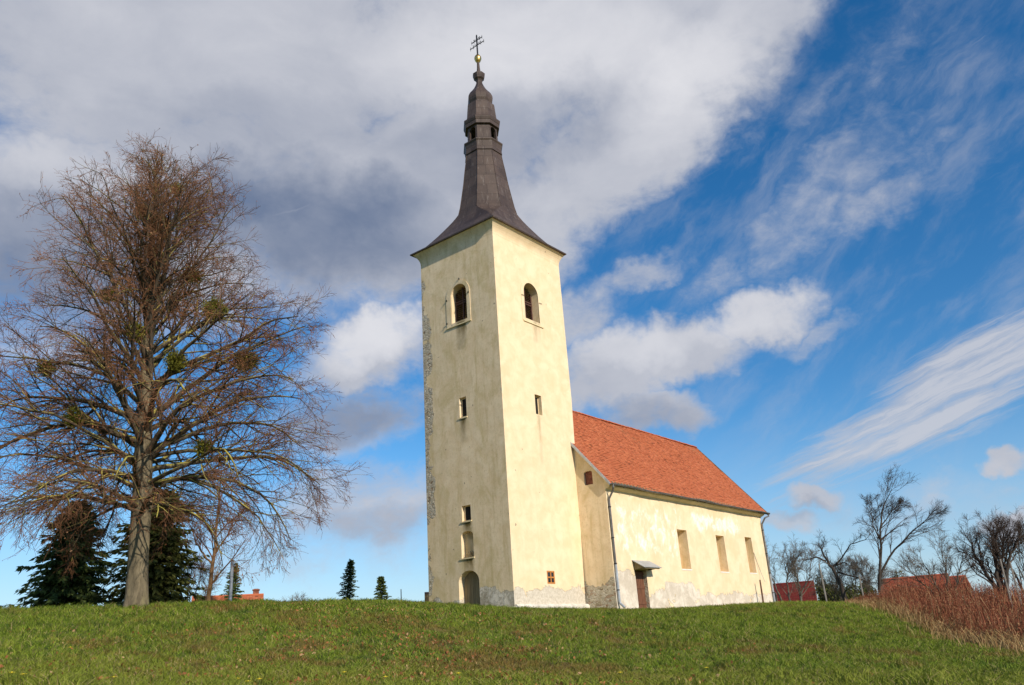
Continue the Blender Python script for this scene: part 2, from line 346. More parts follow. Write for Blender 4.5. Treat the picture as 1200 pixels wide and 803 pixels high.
def copper():
    m, g, b = mat('brown_sheet_metal'); o = g.obj(); X, Y, Z = g.sep(o)
    n = g.noise(o, .8, 6, .62); n2 = g.noise(g.mapv(o, (3, 3, .6)), 2.2, 5, .6)
    ang = g.m('ARCTAN2', g.m('SUBTRACT', Y, 2.47*K), g.m('SUBTRACT', X, 2.6*K))
    row = g.m('DIVIDE', Z, .78); rf = g.m('FRACT', row); ri = g.m('FLOOR', row)
    a8 = g.m('ADD', g.m('MULTIPLY', ang, 8/(2*math.pi)), .5); af = g.m('FRACT', a8)
    par = g.m('MULTIPLY', g.m('FRACT', g.m('MULTIPLY', ri, .5)), 1.0)
    mid_ = g.m('ABSOLUTE', g.m('SUBTRACT', g.m('FRACT', g.m('ADD', af, g.m('ADD', .04, g.m('MULTIPLY', par, .25)))), .52))
    seam = g.m('MAXIMUM', g.m('LESS_THAN', rf, .035), g.m('LESS_THAN', mid_, .018))
    cell = g.voro(g.comb(g.m('FLOOR', g.m('MULTIPLY', a8, 2.)), ri, 0.), 1.0, 'F1', 'Color')
    cc = g.n.new('ShaderNodeTexWhiteNoise'); g.l.new(g.comb(g.m('FLOOR', g.m('MULTIPLY', a8, 2.)), ri, 1.), cc.inputs[0])
    c = g.mix(g.ss(n, .3, .7), (.046, .032, .026), (.088, .060, .047))
    c = g.mix(g.m('MULTIPLY', cc.outputs[0], .35), c, (.135, .10, .082))
    c = g.mix(g.m('MULTIPLY', g.ss(n2, .56, .72), .45), c, (.22, .19, .17))
    c = g.mix(g.m('MULTIPLY', seam, .7), c, (.05, .035, .03))
    g.l.new(c, b.inputs['Base Color']); b.inputs['Metallic'].default_value = .0; b.inputs['Roughness'].default_value = .5; b.inputs['Specular IOR Level'].default_value = .3
    h = g.m('ADD', g.m('MULTIPLY', n, .5), g.m('MULTIPLY', seam, -.6)); g.l.new(g.bump(h, .6, .03), b.inputs['Normal'])
    return m
M['copper'] = copper()
M['darkmetal'] = simple('dark_iron', (.03, .03, .032), .5, .3, 9)
M['gutter'] = simple('grey_gutter_metal', (.17, .16, .15), .45, .35, 4, metal=.4)
M['galv'] = simple('galvanised_sheet', (.42, .45, .48), .4, .2, 3, metal=.45)
M['gold'] = simple('gilded_copper', (.72, .46, .14), .35, .15, 12, metal=1.)
M['louver'] = simple('dark_red_louver_wood', (.085, .04, .03), .7, .3, 5)
M['void'] = simple('dark_inside', (.02, .018, .015), .95, .3, 3)
M['door'] = simple('brown_plank_door', (.15, .065, .035), .7, .45, 3, stretch=(7, 7, .6), bump=.5, bscale=6)
M['soffit'] = simple('weathered_soffit_wood', (.24, .19, .10), .9, .3, 4, stretch=(1, 4, 4))
M['orange_wood'] = simple('orange_varnished_wood', (.50, .20, .05), .5, .2, 8)
M['brick'] = simple('old_brick_infill', (.20, .075, .045), .9, .45, 6, bump=.8, bscale=12)
def glassm():
    m, g, b = mat('dark_window_glass'); b.inputs['Base Color'].default_value = (.02, .025, .03, 1); b.inputs['Roughness'].default_value = .06; b.inputs['Specular IOR Level'].default_value = .6
    return m
M['glass'] = glassm()
def tiles(name, ca, cb, cd_):
    m, g, b = mat(name); r = g.rand(); o = g.obj(); n = g.noise(o, .45, 5, .6, .3); n2 = g.noise(o, 9, 4, .6)
    c = g.mix(r, ca, cb); c = g.mix(g.ss(n, .45, .72), c, cd_)
    c = g.mix(g.m('MULTIPLY', g.m('GREATER_THAN', r, .965), .75), c, tuple(q*.42 for q in cd_))
    c = g.mix(g.m('MULTIPLY', g.ss(n2, .55, .75), .3), c, tuple(q*.6 for q in ca))
    g.l.new(c, b.inputs['Base Color']); b.inputs['Roughness'].default_value = .85
    return m
M['tile'] = tiles('red_clay_tiles', (.40, .108, .046), (.54, .175, .078), (.44, .128, .055))
M['tile_far'] = tiles('far_red_tiles', (.38, .08, .04), (.50, .14, .07), (.34, .08, .045))

# ------------------------------------------------------------------ terrain
def pol(az, d, z): return (CAM[0]+d*math.cos(R(az)), CAM[1]+d*math.sin(R(az)), z)
def pe(az, d, el): return pol(az, d, CAM[2]+d*math.tan(R(el)))
CT = [pe(78, 27, 3.5), pe(70.6, 28, 3.66), pe(66, 29, 3.75), pol(63.9, 30, .53), pe(60, 30.5, 3.8), pe(56, 31, 3.66), pe(51, 32, 3.5), pe(46.5, 34.5, 3.22),
 (0, 4.94, .52), (0, 2.4, .27), (0, -.1, -.03), (2.6, -.2, -.06), (5.2, -.2, -.1), (5.2, -1.7, -.24), (9.4, -1.7, -.22), (13, -1.7, -.12), (19.1, -1.7, -.02), (22.5, -1.7, .06),
 pol(64, 24, -.25), pol(51, 26, -.1), pol(45, 28, -.2), pol(39.5, 30, -.32), pol(39.5, 25, -.95), pol(32.7, 33, -.45), pol(32.7, 27, -1.05), pol(22.7, 46, -.22), pol(22.7, 37, -.85), pol(22.7, 28, -1.62),
 pol(18, 48, -.38), pol(18, 40, -.95), pol(16, 43, -1.1), pol(14, 38, -2.0), pol(11.5, 32, -2.35), pol(9.5, 28, -2.52), pol(5, 27, -2.6),
 pol(70, 12, -1.54), pol(55, 12, -1.76), pol(40, 12, -1.97), pol(25, 12, -2.14), pol(10, 12, -2.27),
 pol(70, 18, -1.0), pol(55, 17.5, -1.5), pol(40, 19, -1.79), pol(24, 21, -1.93), pol(14, 24, -2.3), pol(10, 22, -2.4),
 pol(30, .5, -2.9), pol(210, 8, -3.2), pol(120, 10, -2.6), pol(300, 12, -3.1), pol(39, 5, -2.55), pol(80, 8, -2.1),
 pol(64, 45, .5), pol(55, 60, .4), pol(75, 45, .2), (5, 20, .5), (20, 20, .3), (30, 6, .1), (-20, 30, .3),
 pol(10, 50, -1.3), pol(14, 50, -1.1), pol(14, 60, -.6), pol(18, 66, -.8), pol(5, 42, -1.9), pol(22, 72, -.8), (50, 10, -.6), (60, -20, -2), (10, -30, -3.0), (40, -35, -3), (-60, 0, -2.), (-55, -40, -3.4)]
CT = np.array(CT); CT[:, 2] -= .06
def _phi(r2): return np.where(r2 > 1e-9, .5*r2*np.log(r2+1e-12), 0)
_n = len(CT); _d = ((CT[:, None, :2]-CT[None, :, :2])**2).sum(-1)
_A = np.zeros((_n+3, _n+3)); _A[:_n, :_n] = _phi(_d)+np.eye(_n)*1.5; _A[:_n, _n] = 1; _A[:_n, _n+1:] = CT[:, :2]; _A[_n, :_n] = 1; _A[_n+1:, :_n] = CT[:, :2].T
_w = np.linalg.solve(_A, np.concatenate([CT[:, 2], [0, 0, 0]]))
def gz(x, y):
    x = np.atleast_1d(np.asarray(x, float)); y = np.atleast_1d(np.asarray(y, float)); out = np.empty(len(x))
    for i in range(0, len(x), 20000):
        xx, yy = x[i:i+20000], y[i:i+20000]
        r2 = (xx[:, None]-CT[None, :, 0])**2+(yy[:, None]-CT[None, :, 1])**2
        z = _phi(r2)@_w[:_n]+_w[_n]+_w[_n+1]*xx+_w[_n+2]*yy
        rr = np.hypot(xx-5, yy); t = np.clip((rr-55)/45, 0, 1); t = t*t*(3-2*t)
        z = z*(1-t)+(-2.2)*t
        near = np.clip((60-rr)/10, 0, 1)
        dc = np.hypot(xx-10, (yy-1)); flat = np.clip((np.maximum(np.abs(xx-11)-12, np.abs(yy-2.4)-5))/4, 0, 1)
        z = z+near*flat*(.035*np.sin(xx*3.9+2*np.sin(yy*1.7))*np.sin(yy*3.6+1.5*np.sin(xx*1.9))+.022*np.sin(xx*7.3+yy*2.)*np.sin(yy*6.7-xx*1.3)+.05*np.sin(xx*.9+1.3*np.sin(yy*.5))*np.sin(yy*.8+.7)+.03*np.sin(xx*2.3+yy*1.1)*np.sin(yy*2.1-xx*.7))
        out[i:i+20000] = z
    return out
def gz1(x, y): return float(gz([x], [y])[0])
def axis(lo, hi, fine, far):
    a = list(np.arange(lo, hi+fine, fine)); s = fine
    while a[-1] < far: s *= 1.35; a.append(a[-1]+s)
    s = fine
    while a[0] > -far: s *= 1.35; a.insert(0, a[0]-s)
    return np.array(a)
xs = axis(-36, 34, .2, 2500); ys = axis(-32, 14, .2, 2500)
XX, YY = np.meshgrid(xs, ys, indexing='ij'); ZZ = gz(XX.ravel(), YY.ravel())
V = np.stack([XX.ravel(), YY.ravel(), ZZ], 1); ny = len(ys)
I, J = np.meshgrid(np.arange(len(xs)-1), np.arange(ny-1), indexing='ij'); q = (I*ny+J).ravel()
Fq = np.stack([q, q+ny, q+ny+1, q+1], 1)
def grass_cols(g, o, r):
    """summer-green lawn with yellowed and dead brown patches"""
    X, Y, Z = g.sep(o)
    big = g.noise(o, .16, 6, .62, .4); mid = g.noise(o, .6, 7, .7, .3); sm = g.noise(o, 2.4, 4, .65)
    c = g.mix(r, (.082, .140, .014), (.30, .385, .038))
    c = g.mix(g.ss(sm, .50, .66, 0., .75), c, (.29, .30, .05)); c = g.mix(g.ss(sm, .36, .48, .8, 0.), c, (.032, .07, .012)); c = g.mix(g.ss(g.noise(o, 1.1, 5, .6), .54, .66, 0., .55), c, (.05, .095, .015))
    bc = pol(47, 20, 0); ex = g.m('MULTIPLY', g.m('SUBTRACT', X, bc[0]*K), 1/(9*K)); ey = g.m('MULTIPLY', g.m('SUBTRACT', Y, bc[1]*K), 1/(8*K))
    worn = g.m('MULTIPLY', g.m('SUBTRACT', 1., g.m('MULTIPLY_ADD', ex, ex, g.m('MULTIPLY', ey, ey)), clamp=True), .045)
    t = g.ss(g.m('ADD', g.m('ADD', g.m('MULTIPLY', big, .4), g.m('MULTIPLY', mid, .6)), worn), .525, .60, 0., .85)
    c = g.mix(g.m('MULTIPLY', t, g.ss(r, .1, .7, .4, 1.)), c, (.24, .135, .045))
    fx = g.m('MULTIPLY', g.m('SUBTRACT', X, CAM[0]*K), 1/(15.5*K)); fy = g.m('MULTIPLY', g.m('SUBTRACT', Y, CAM[1]*K), 1/(17.5*K))
    mown = g.ss(g.m('ADD', g.m('MULTIPLY_ADD', fx, fx, g.m('MULTIPLY', fy, fy)), g.m('MULTIPLY', g.m('SUBTRACT', mid, .5), .5)), .85, 1.1, .55, 0.)
    c = g.mix(mown, c, (.25, .27, .04))
    c = g.mix(g.m('MULTIPLY', g.m('GREATER_THAN', r, .90), .85), c, (.34, .27, .12))
    return c
def gmat(name, blades):
    m, g, b = mat(name); o = g.obj()
    if blades: r = g.rand()
    else: r = g.noise(o, 9, 6, .7)
    c = grass_cols(g, o, r)
    if not blades:
        c = g.mix(.45, c, (.07, .055, .025))
        g.l.new(g.bump(g.noise(o, 14, 5, .7), .9, .06), b.inputs['Normal'])
    g.l.new(c, b.inputs['Base Color']); b.inputs['Roughness'].default_value = .7 if blades else .95; b.inputs['Specular IOR Level'].default_value = .2
    if blades:
        tr = g.n.new('ShaderNodeBsdfTranslucent'); g.l.new(c, tr.inputs[0]); mx = g.n.new('ShaderNodeMixShader'); mx.inputs[0].default_value = .3
        g.l.new(b.outputs[0], mx.inputs[1]); g.l.new(tr.outputs[0], mx.inputs[2])
        g.l.new(mx.outputs[0], g.n['Material Output'].inputs[0])
    return m
M['ground'] = gmat('ground_turf', False); M['blade'] = gmat('grass_blade', True)
go = np_mesh('ground', V, Fq, M['ground']); go.data.polygons.foreach_set('use_smooth', [True]*len(Fq)); tag(go, kind='structure')

# ------------------------------------------------------------------ the church
M['olddoor'] = simple('weathered_olive_door', (.26, .20, .115), .9, .35, 2, stretch=(6, 6, .5), bump=.4, bscale=5)
TB, TC = 4.942, (2.6, 2.471)     # depth of the tower, its axis
church = thing('church', 'pale yellow plastered church with square tower, brown metal spire and red tiled nave', 'church', (0, 0, 0))
def tx1(z): return float(np.interp(z, [-1.5, 0, 5, 9.9, 14, 17.95], [5.0, 5.06, 5.25, 5.42, 5.38, 5.34]))
def rect(x0, x1, y0, y1, z): return [(x0, y0, z), (x1, y0, z), (x1, y1, z), (x0, y1, z)]
tw = MB(); tw.loft([rect(0, tx1(z), 0, TB, z) for z in (-1.5, 0, 5, 9.9, 14, 17.6)])
tower = tw.build('tower_wall', M['tower'], church)
def arch(u0, u1, z0, z1, rise=None, n=12):
    """outline (u,z) of an opening; rise None = square head"""
    if rise is None: return [(u0, z0), (u1, z0), (u1, z1), (u0, z1)]
    c = (u0+u1)/2; h = (u1-u0)/2; P = [(u0, z0), (u1, z0)]
    for k in range(n+1):
        t = math.pi*k/n; P.append((c+h*math.cos(t), z1-rise+rise*math.sin(t)))
    return P
def cutW(P, d, x=0.): c = MB(); c.prism([(x-.3, u, z) for u, z in P], (d+.3, 0, 0)); return c       # into a west wall
def cutS(P, d, y=0.): c = MB(); c.prism([(u, y-.3, z) for u, z in P], (0, d+.3, 0)); return c       # into a south wall
bW = arch(1.86, 2.90, 13.42, 15.38, .52); bS = arch(2.12, 3.26, 13.44, 15.45, .57)
carve(tower, [cutW(bW, .75), cutS(bS, .8),
  cutW(arch(2.19, 2.62, 8.64, 9.58), .14), cutW(arch(2.22, 2.56, 8.70, 9.52), .9),
  cutW(arch(2.2, 2.73, 3.88, 4.56), .14), cutW(arch(2.22, 2.64, 3.93, 4.52), .8),
  cutW(arch(2.12, 2.84, 2.30, 3.44, .20), .24), cutW(arch(1.88, 3.08, -.6, 1.75, .46), .36),
  cutS(arch(2.40, 2.90, 8.66, 9.62), .20), cutS(arch(2.44, 2.86, 8.72, 9.56), .9), cutS(arch(2.33, 2.88, 1.0, 1.55), .05)])
# raised plaster band round the two belfry openings: outer outline minus the opening
def band(P_out, P_in, axis_, d):
    mb = MB(); n = len(P_out); f = (lambda u, z, w: (w, u, z)) if axis_ == 'w' else (lambda u, z, w: (u, w, z))
    vs = [f(u, z, -d) for u, z in P_out]+[f(u, z, -d) for u, z in P_in]+[f(u, z, .02) for u, z in P_out]+[f(u, z, .02) for u, z in P_in]
    fs = []
    for i in range(n):
        j = (i+1) % n; fs += [(i, j, n+j, n+i), (2*n+i, 2*n+j, j, i), (n+i, n+j, 3*n+j, 3*n+i)]
    return mb.add(vs, fs)
s1 = band(arch(1.64, 3.22, 13.26, 15.60, .79), bW, 'w', .022).build('window_surround', M['tower'], church)
s2 = band(arch(1.90, 3.52, 13.30, 15.66, .81), bS, 's', .018).build('window_surround', M['tower'], church)
for (f, pts) in (('w', [(1.70, 14.72), (3.15, 14.72), (2.28, 15.62), (3.18, 13.5)]), ('s', [(2.0, 14.6), (3.4, 14.55)])):
    for u, z in pts:
        c = MB()
        if f == 'w': c.tube([(-.13, u-.06, z), (-.02, u, z), (-.05, u+.07, z+.01)], .022, 5)
        else: c.tube([(u-.12, -.05, z), (u, -.06, z), (u+.1, -.05, z)], .012, 5)
        c.build('shutter_hook', M['darkmetal'], s1 if f == 'w' else s2)
# louvred shutters set back in the openings
def shutter(f, u0, u1, z0, z1, dep, mid, fr=.07):
    r = lambda mb, a0, a1, c0, c1, d0, d1: mb.box(d0, d1, a0, a1, c0, c1) if f == 'w' else mb.box(a0, a1, d0, d1, c0, c1)
    fm = MB()
    for a in (u0, (u0+u1)/2-fr/2, u1-fr): r(fm, a, a+fr, z0, z1, dep, dep+.06)
    for z in (z0, mid, mid+.12): r(fm, u0, u1, z, z+fr, dep-.012, dep+.05)
    fo = fm.build('louvre_shutter', M['louver'], church)
    sl = MB()
    z = z0+.06
    while z < z1-.02:
        P = [(dep+.01, z), (dep+.045, z), (dep+.13, z+.07), (dep+.095, z+.07)]
        if f == 'w': sl.prism([(d, u0+.03, q) for d, q in P], (0, u1-u0-.06, 0))
        else: sl.prism([(u0+.03, d, q) for d, q in P], (u1-u0-.06, 0, 0))
        z += .10
    sl.build('slat', M['louver'], fo)
    return fo
shutter('w', 1.865, 2.895, 13.43, 15.3, .30, 14.45)
shutter('s', 2.125, 3.255, 13.45, 15.36, .40, 14.45)
# sills
for (f, u0, u1, z, d) in (('w', 1.62, 3.25, 13.26, .06), ('s', 1.95, 3.5, 13.28, .05), ('w', 2.15, 2.70, 8.60, .04), ('w', 2.15, 2.78, 3.86, .045), ('w', 2.08, 2.90, 2.28, .045)):
    mb = MB()
    if f == 'w': mb.box(-d, .1, u0, u1, z-.04, z+.012)
    else: mb.box(u0, u1, -d, .1, z-.04, z+.012)
    mb.build('sill', M['trim'], church)
# droppings and twigs left in the arched niche
rnd = random.Random(5)
mb = MB()
for i in range(40):
    y = rnd.uniform(2.14, 2.6); z = 2.33+rnd.random()*.12; mb.tube([(rnd.uniform(.02, .2), y, z), (rnd.uniform(.02, .2), y+rnd.uniform(-.15, .15), z+rnd.uniform(0, .2))], .008, 3)
mb.build('nest_litter', M['soffit'], church)
# small casement low on the south side of the tower
wf = MB()
for a in (2.33, 2.575, 2.82): wf.box(a, a+.06, -.004, .045, 1.003, 1.547)
for z in (1.003, 1.245, 1.487): wf.box(2.33, 2.88, -.008, .045, z, z+.06)
wfo = wf.build('window', M['orange_wood'], church); mb = MB(); mb.box(2.335, 2.875, .02, .04, 1.01, 1.54); mb.build('pane', M['glass'], wfo)
for (u0, u1, z0, z1) in ((2.2, 2.6, 8.66, 9.55), (2.21, 2.68, 3.9, 4.54)):  # near-black panels added in the openings, painting the shade of their hollow inside
    mb = MB(); mb.box(.15, .18, u0, u1, z0, z1); mb.build('opening_shade_panel', M['void'], church)
mb = MB(); mb.box(2.42, 2.88, .21, .24, 8.68, 9.6); mb.build('opening_shade_panel', M['void'], church)  # same added shade panel for the south slit
mb = MB(); P_ = arch(1.90, 3.06, -.5, 1.73, .45); mb.prism([(.325, u, z) for u, z in P_], (.03, 0, 0)); mb.build('door', M['olddoor'], church)
# plinth and cornice
mb = MB(); mb.loft([rect(.02, 5.20, -.14, .3, z) for z in (-1.5, .08)]+[rect(.02, 5.16, -.08, .3, .15)]); mb.build('plinth', M['plinth'], church)
mb = MB(); mb.loft([rect(-.10, .5, -.10, 1.5, z) for z in (-1.5, .02)]+[rect(-.05, .5, -.05, 1.48, .08)]); mb.build('plinth', M['plinth'], church)
rings = []
for z, o in [(17.30, .003), (17.42, .015), (17.52, .04), (17.62, .08), (17.72, .14), (17.80, .20), (17.87, .265), (17.90, .29), (17.93, .295)]:
    rings.append(rect(-o, 5.345+o*.75, -o, TB+o, z))
mb = MB(); mb.loft(rings); mb.build('cornice', M['tower'], church, smooth=False)
# spire
def oct_ring(z, A, D=None, sy=1.):
    D = A if D is None else D; wv_ = min(math.sqrt(2)*D-A, A*.9999)
    P = [(A, -wv_), (A, wv_), (wv_, A), (-wv_, A), (-A, wv_), (-A, -wv_), (-wv_, -A), (wv_, -A)]
    return [(TC[0]+x, TC[1]+y*sy, z) for x, y in P]
rings = [oct_ring(z, A, D, .962+.038*min(1, (z-17.9)/1.4)) for z, A, D in ((17.90, 2.98, 4.214), (17.96, 2.99, 4.228), (18.18, 2.62, 3.705), (18.42, 2.37, 3.34), (18.65, 2.19, 3.06), (18.95, 1.98, 2.70), (19.2, 1.84, 2.40), (19.45, 1.72, 2.10), (19.65, 1.64, 1.87), (19.83, 1.585, 1.69), (19.98, 1.54, 1.56))]
rings += [oct_ring(z, A) for z, A in ((20.4, 1.44), (21.2, 1.31), (21.9, 1.20), (22.7, 1.10), (23.4, 1.0), (23.82, .95), (23.84, 1.0), (24.15, .97), (24.38, 1.01), (24.46, 1.06), (24.52, 1.06), (24.53, .86))]
mb = MB(); mb.loft(rings); spire = mb.build('spire', M['copper'], church)
mb = MB()
for sx, sy in ((1, 1), (1, -1), (-1, -1), (-1, 1)):                 # standing seams on the eight arrises
    for da in (0, 1):
        pts = []
        for z, A in ((20.0, 1.535), (20.4, 1.44), (21.2, 1.31), (21.9, 1.20), (22.7, 1.10), (23.4, 1.0), (23.82, .95)):
            wq = .4142*A; q = (A, wq) if da == 0 else (wq, A); pts.append((TC[0]+sx*q[0], TC[1]+sy*q[1], z))
        mb.tube(pts, .022, 5)
mb.build('seam', M['copper'], spire)
mb = MB(); mb.loft([oct_ring(24.53, .83), oct_ring(25.58, .80)]); lan = mb.build('lantern', M['copper'], spire)
c0 = MB(); c0.loft([oct_ring(24.4, .68), oct_ring(25.7, .66)])
P = arch(-.21, .21, 24.60, 25.50, .21)
c1 = MB(); c1.prism([(TC[0]-1.2, TC[1]+u, z) for u, z in P], (2.4, 0, 0))
c2 = MB(); c2.prism([(TC[0]+u, TC[1]-1.2, z) for u, z in P], (0, 2.4, 0))
carve(lan, [c0, c1, c2])
mb = MB(); mb.loft([oct_ring(z, A) for z, A in ((25.56, .80), (25.58, .93), (25.80, .94), (25.82, .96), (25.95, 1.0), (26.03, 1.0), (26.06, .93), (26.18, .845), (26.35, .81), (26.8, .775), (27.12, .75), (27.20, .735), (27.23, .65), (27.28, .60), (27.36, .605), (27.50, .66), (27.66, .69), (27.82, .675), (27.98, .62), (28.12, .545), (28.28, .43), (28.45, .325), (28.65, .24), (28.85, .175), (29.02, .165), (29.10, .20), (29.18, .28), (29.42, .335), (29.49, .34), (29.53, .13), (29.95, .085), (30.36, .07))])
mb.build('onion_cap', M['copper'], spire)
mb = MB(); rg = []
for z, rr in ((30.30, .06), (30.36, .07), (30.41, .12), (30.50, .17), (30.62, .208), (30.73, .20), (30.83, .15), (30.91, .08), (30.97, .05)):
    rg.append([(TC[0]+rr*math.cos(math.pi*k/8), TC[1]+rr*math.sin(math.pi*k/8), z) for k in range(16)])
mb.loft(rg); mb.build('finial_ball', M['gold'], spire, smooth=True)
mb = MB(); X0, Y0 = TC; mb.box(X0-.028, X0+.028, Y0-.035, Y0+.035, 30.95, 32.30)
for z, L in ((31.62, .52), (31.98, .40)):
    mb.box(X0-.016, X0+.016, Y0-L, Y0+L, z-.02, z+.02)
    for s in (-1, 1):
        mb.ball((X0, Y0+s*L, z), .03, 8, 5); mb.tube([(X0, Y0+s*L, z-.14), (X0, Y0+s*L, z+.14)], .012, 5)
        mb.tube([(X0, Y0+s*L*.55, z-.11), (X0, Y0+s*L*.55, z+.11)], .016, 5); mb.ball((X0, Y0+s*L*.55, z+.12), .03, 6, 4)
        mb.tube([(X0, Y0+s*.06, z+.06), (X0, Y0+s*.2, z+.14), (X0, Y0+s*.16, z+.04)], .014, 4)
mb.ball((X0, Y0, 32.34), .04, 8, 5)
cross = mb.build('cross', M['darkmetal'], spire)
# nave
NX0, NX1, NY0, NY1 = 5.19, 22.46, -1.607, 6.549; EY, EZ, RZ, RY = -1.964, 5.369, 10.461, 2.471
SL = (RZ-EZ)/(RY-EY)
mb = MB(); mb.prism([(NX0, NY0, -1.5), (NX0, NY0, 5.6), (NX0, RY, 10.2), (NX0, NY1, 5.6), (NX0, NY1, -1.5)], (NX1-NX0, 0, 0))
nave = mb.build('nave_wall', M['nave'], church)
carve(nave, [cutS(arch(11.56, 12.58, 1.71, 3.71), .62, NY0), cutS(arch(15.92, 16.93, 1.69, 3.66), .62, NY0), cutS(arch(19.70, 20.62, 1.72, 3.78), .62, NY0),
  cutS(arch(7.0, 8.02, -.9, 1.56), .28, NY0), cutW(arch(-.95, -.47, 5.5, 6.16, .1), .16, NX0)])
mb = MB(); mb.box(NX0+.10, NX0+.17, -.955, -.465, 5.49, 6.15); ob = mb.build('bricked_window', M['brick'], church)
for (u0, u1, z) in ((11.56, 12.58, 1.71), (15.92, 16.93, 1.69), (19.70, 20.62, 1.72)):
    mb = MB(); mb.box(u0-.02, u1+.02, NY0-.02, NY0+.1, z-.05, z+.012); mb.build('sill', M['white_plaster'], church)
PR = [(0, 5.08), (-.025, 5.08), (-.03, 5.14), (-.10, 5.16), (-.24, 5.23), (-.30, 5.30), (-.31, 5.42), (0, 5.62)]
mb = MB(); mb.prism([(NX0-.05, NY0+dy, z) for dy, z in PR], (NX1-NX0+.12, 0, 0)); co = mb.build('nave_cornice', M['trim'], church)
mb = MB(); mb.prism([(NX0-.05, NY1-dy, z) for dy, z in PR], (NX1-NX0+.12, 0, 0)); mb.build('nave_cornice', M['trim'], church)
for i in range(62):                                                # rafter ends under the tiles
    x = NX0+.1+i*.278; mb = MB(); mb.box(x, x+.10, EY+.02, NY0-.14, 5.425, 5.47); mb.build('rafter_end', M['soffit'], co)
# door of the nave, its lintel and sheet metal canopy
dm = MB()
for i in range(6): dm.box(7.03+i*.16, 7.03+i*.16+.152, NY0+.17+.006*(i % 2), NY0+.23, -.6, 1.53)
for z in (.02, .72, 1.36): dm.box(7.03, 7.99, NY0+.145, NY0+.18, z, z+.11)
do = dm.build('door', M['door'], church)
mb = MB(); mb.tube([(7.14, NY0+.15, .62), (7.14, NY0+.08, .62), (7.22, NY0+.08, .62)], .014, 6); mb.box(7.11, 7.18, NY0+.13, NY0+.15, .52, .72); mb.build('handle', M['darkmetal'], do)
mb = MB(); mb.box(6.95, 8.08, NY0+.02, NY0+.16, 1.53, 1.62); mb.build('lintel', M['soffit'], church)
mb = MB(); mb.prism([(6.82, NY0+.01, 2.0), (6.82, NY0+.01, 1.975), (6.82, -2.24, 1.60), (6.82, -2.25, 1.62)], (1.62, 0, 0)); cn = mb.build('canopy', M['galv'], church)
for x in (6.95, 8.22):
    mb = MB(); mb.prism([(x, NY0+.01, 1.94), (x, NY0+.01, 1.55), (x, NY0-.05, 1.55), (x, -2.18, 1.60), (x, -2.18, 1.63)], (.07, 0, 0)); mb.build('bracket', M['soffit'], cn)
mb = MB(); mb.box(6.95, 8.29, -2.20, -2.12, 1.56, 1.615); mb.build('batten', M['soffit'], cn)
# roof: an under-slab of boards and real overlapping tiles
def roof_side(sgn):
    """sgn -1: south slope"""
    yw = lambda t: (EY+(RY-EY)*t) if sgn < 0 else (2*RY-EY-(RY-EY)*t)
    rs = np.random.RandomState(3 if sgn < 0 else 4)
    n = 44; L = math.hypot(RY-EY, RZ-EZ); V = []; F = []
    nd = np.array([0, sgn*(RZ-EZ)/L, (RY-EY)/L]); ud = np.array([0, -sgn*(RY-EY)/L, (RZ-EZ)/L])
    for k in range(n):
        t = k/n; x0 = 5.04; x1 = 22.80+.55*t; w_ = .165; off = (.082 if k % 2 else 0)
        cnt = int((x1-x0)/w_)+1; sag = 0
        for i in range(cnt):
            a = x0+i*w_-off; b_ = min(a+w_-.006, x1); a = max(a, x0)
            if b_-a < .03: continue
            if k < 2 and rs.rand() < .02: continue
            base = np.array([0, yw(t), EZ+(RZ-EZ)*t])
            j = rs.normal(0, .006); dl = rs.normal(0, .010); rot = rs.normal(0, .012)
            wob = .02*math.sin(a*.7+t*2)+.012*math.sin(a*2.1+t*9)
            lo = base+ud*(-.03+dl)+nd*(.042+j+wob); hi = base+ud*(.165)+nd*(.006+wob)
            th_ = nd*-.022
            P = [lo+ud*(rot*.15), lo-ud*(rot*.15), hi, hi]
            xa = [a, b_, b_, a]; q = len(V)
            mid = (a+b_)/2
            for s in range(4): V.append((xa[s], P[s][1], P[s][2]))
            for s in range(4): V.append((xa[s], P[s][1]+th_[1], P[s][2]+th_[2]))
            F += [(q, q+1, q+2, q+3), (q, q+4, q+5, q+1), (q, q+3, q+7, q+4), (q+1, q+5, q+6, q+2)]
    return np.array(V), np.array(F)
Vs, Fs = roof_side(-1); Vn, Fn = roof_side(1)
roof = np_mesh('nave_roof', np.concatenate([Vs, Vn]), np.concatenate([Fs, Fn+len(Vs)]), M['tile'], church)
mb = MB()
def slab(a0, a1, b0, b1):
    mb.add([(5.05, EY+.02, EZ-.02), (22.79, EY+.02, EZ-.02), (23.30, RY, RZ-.02), (5.05, RY, RZ-.02), (5.05, EY+.02, EZ-.10), (22.79, EY+.02, EZ-.10), (23.30, RY, RZ-.14), (5.05, RY, RZ-.14)], [(0, 1, 2, 3), (7, 6, 5, 4), (0, 4, 5, 1), (0, 3, 7, 4), (1, 5, 6, 2), (2, 6, 7, 3)])
slab(0, 0, 0, 0)
yn = 2*RY-EY-.02
mb.add([(5.05, yn, EZ-.02), (22.79, yn, EZ-.02), (23.30, RY, RZ-.02), (5.05, RY, RZ-.02), (5.05, yn, EZ-.10), (22.79, yn, EZ-.10), (23.30, RY, RZ-.14), (5.05, RY, RZ-.14)], [(3, 2, 1, 0), (4, 5, 6, 7), (1, 5, 4, 0), (4, 7, 3, 0), (2, 6, 5, 1), (3, 7, 6, 2)])
mb.build('roof_boarding', M['soffit'], church)
mb = MB(); rs = random.Random(2); x = 5.06
while x < 23.3:
    j = rs.uniform(-.012, .012); rg = []
    for xx, rr in ((x, .105), (min(x+.34, 23.38), .09)):
        rg.append([(xx, RY+math.cos(math.pi*k/7)*rr, RZ+.005+j+math.sin(math.pi*k/7)*rr*.85) for k in range(8)])
    mb.loft(rg); x += .30
mb.build('ridge_tile', M['tile'], roof)
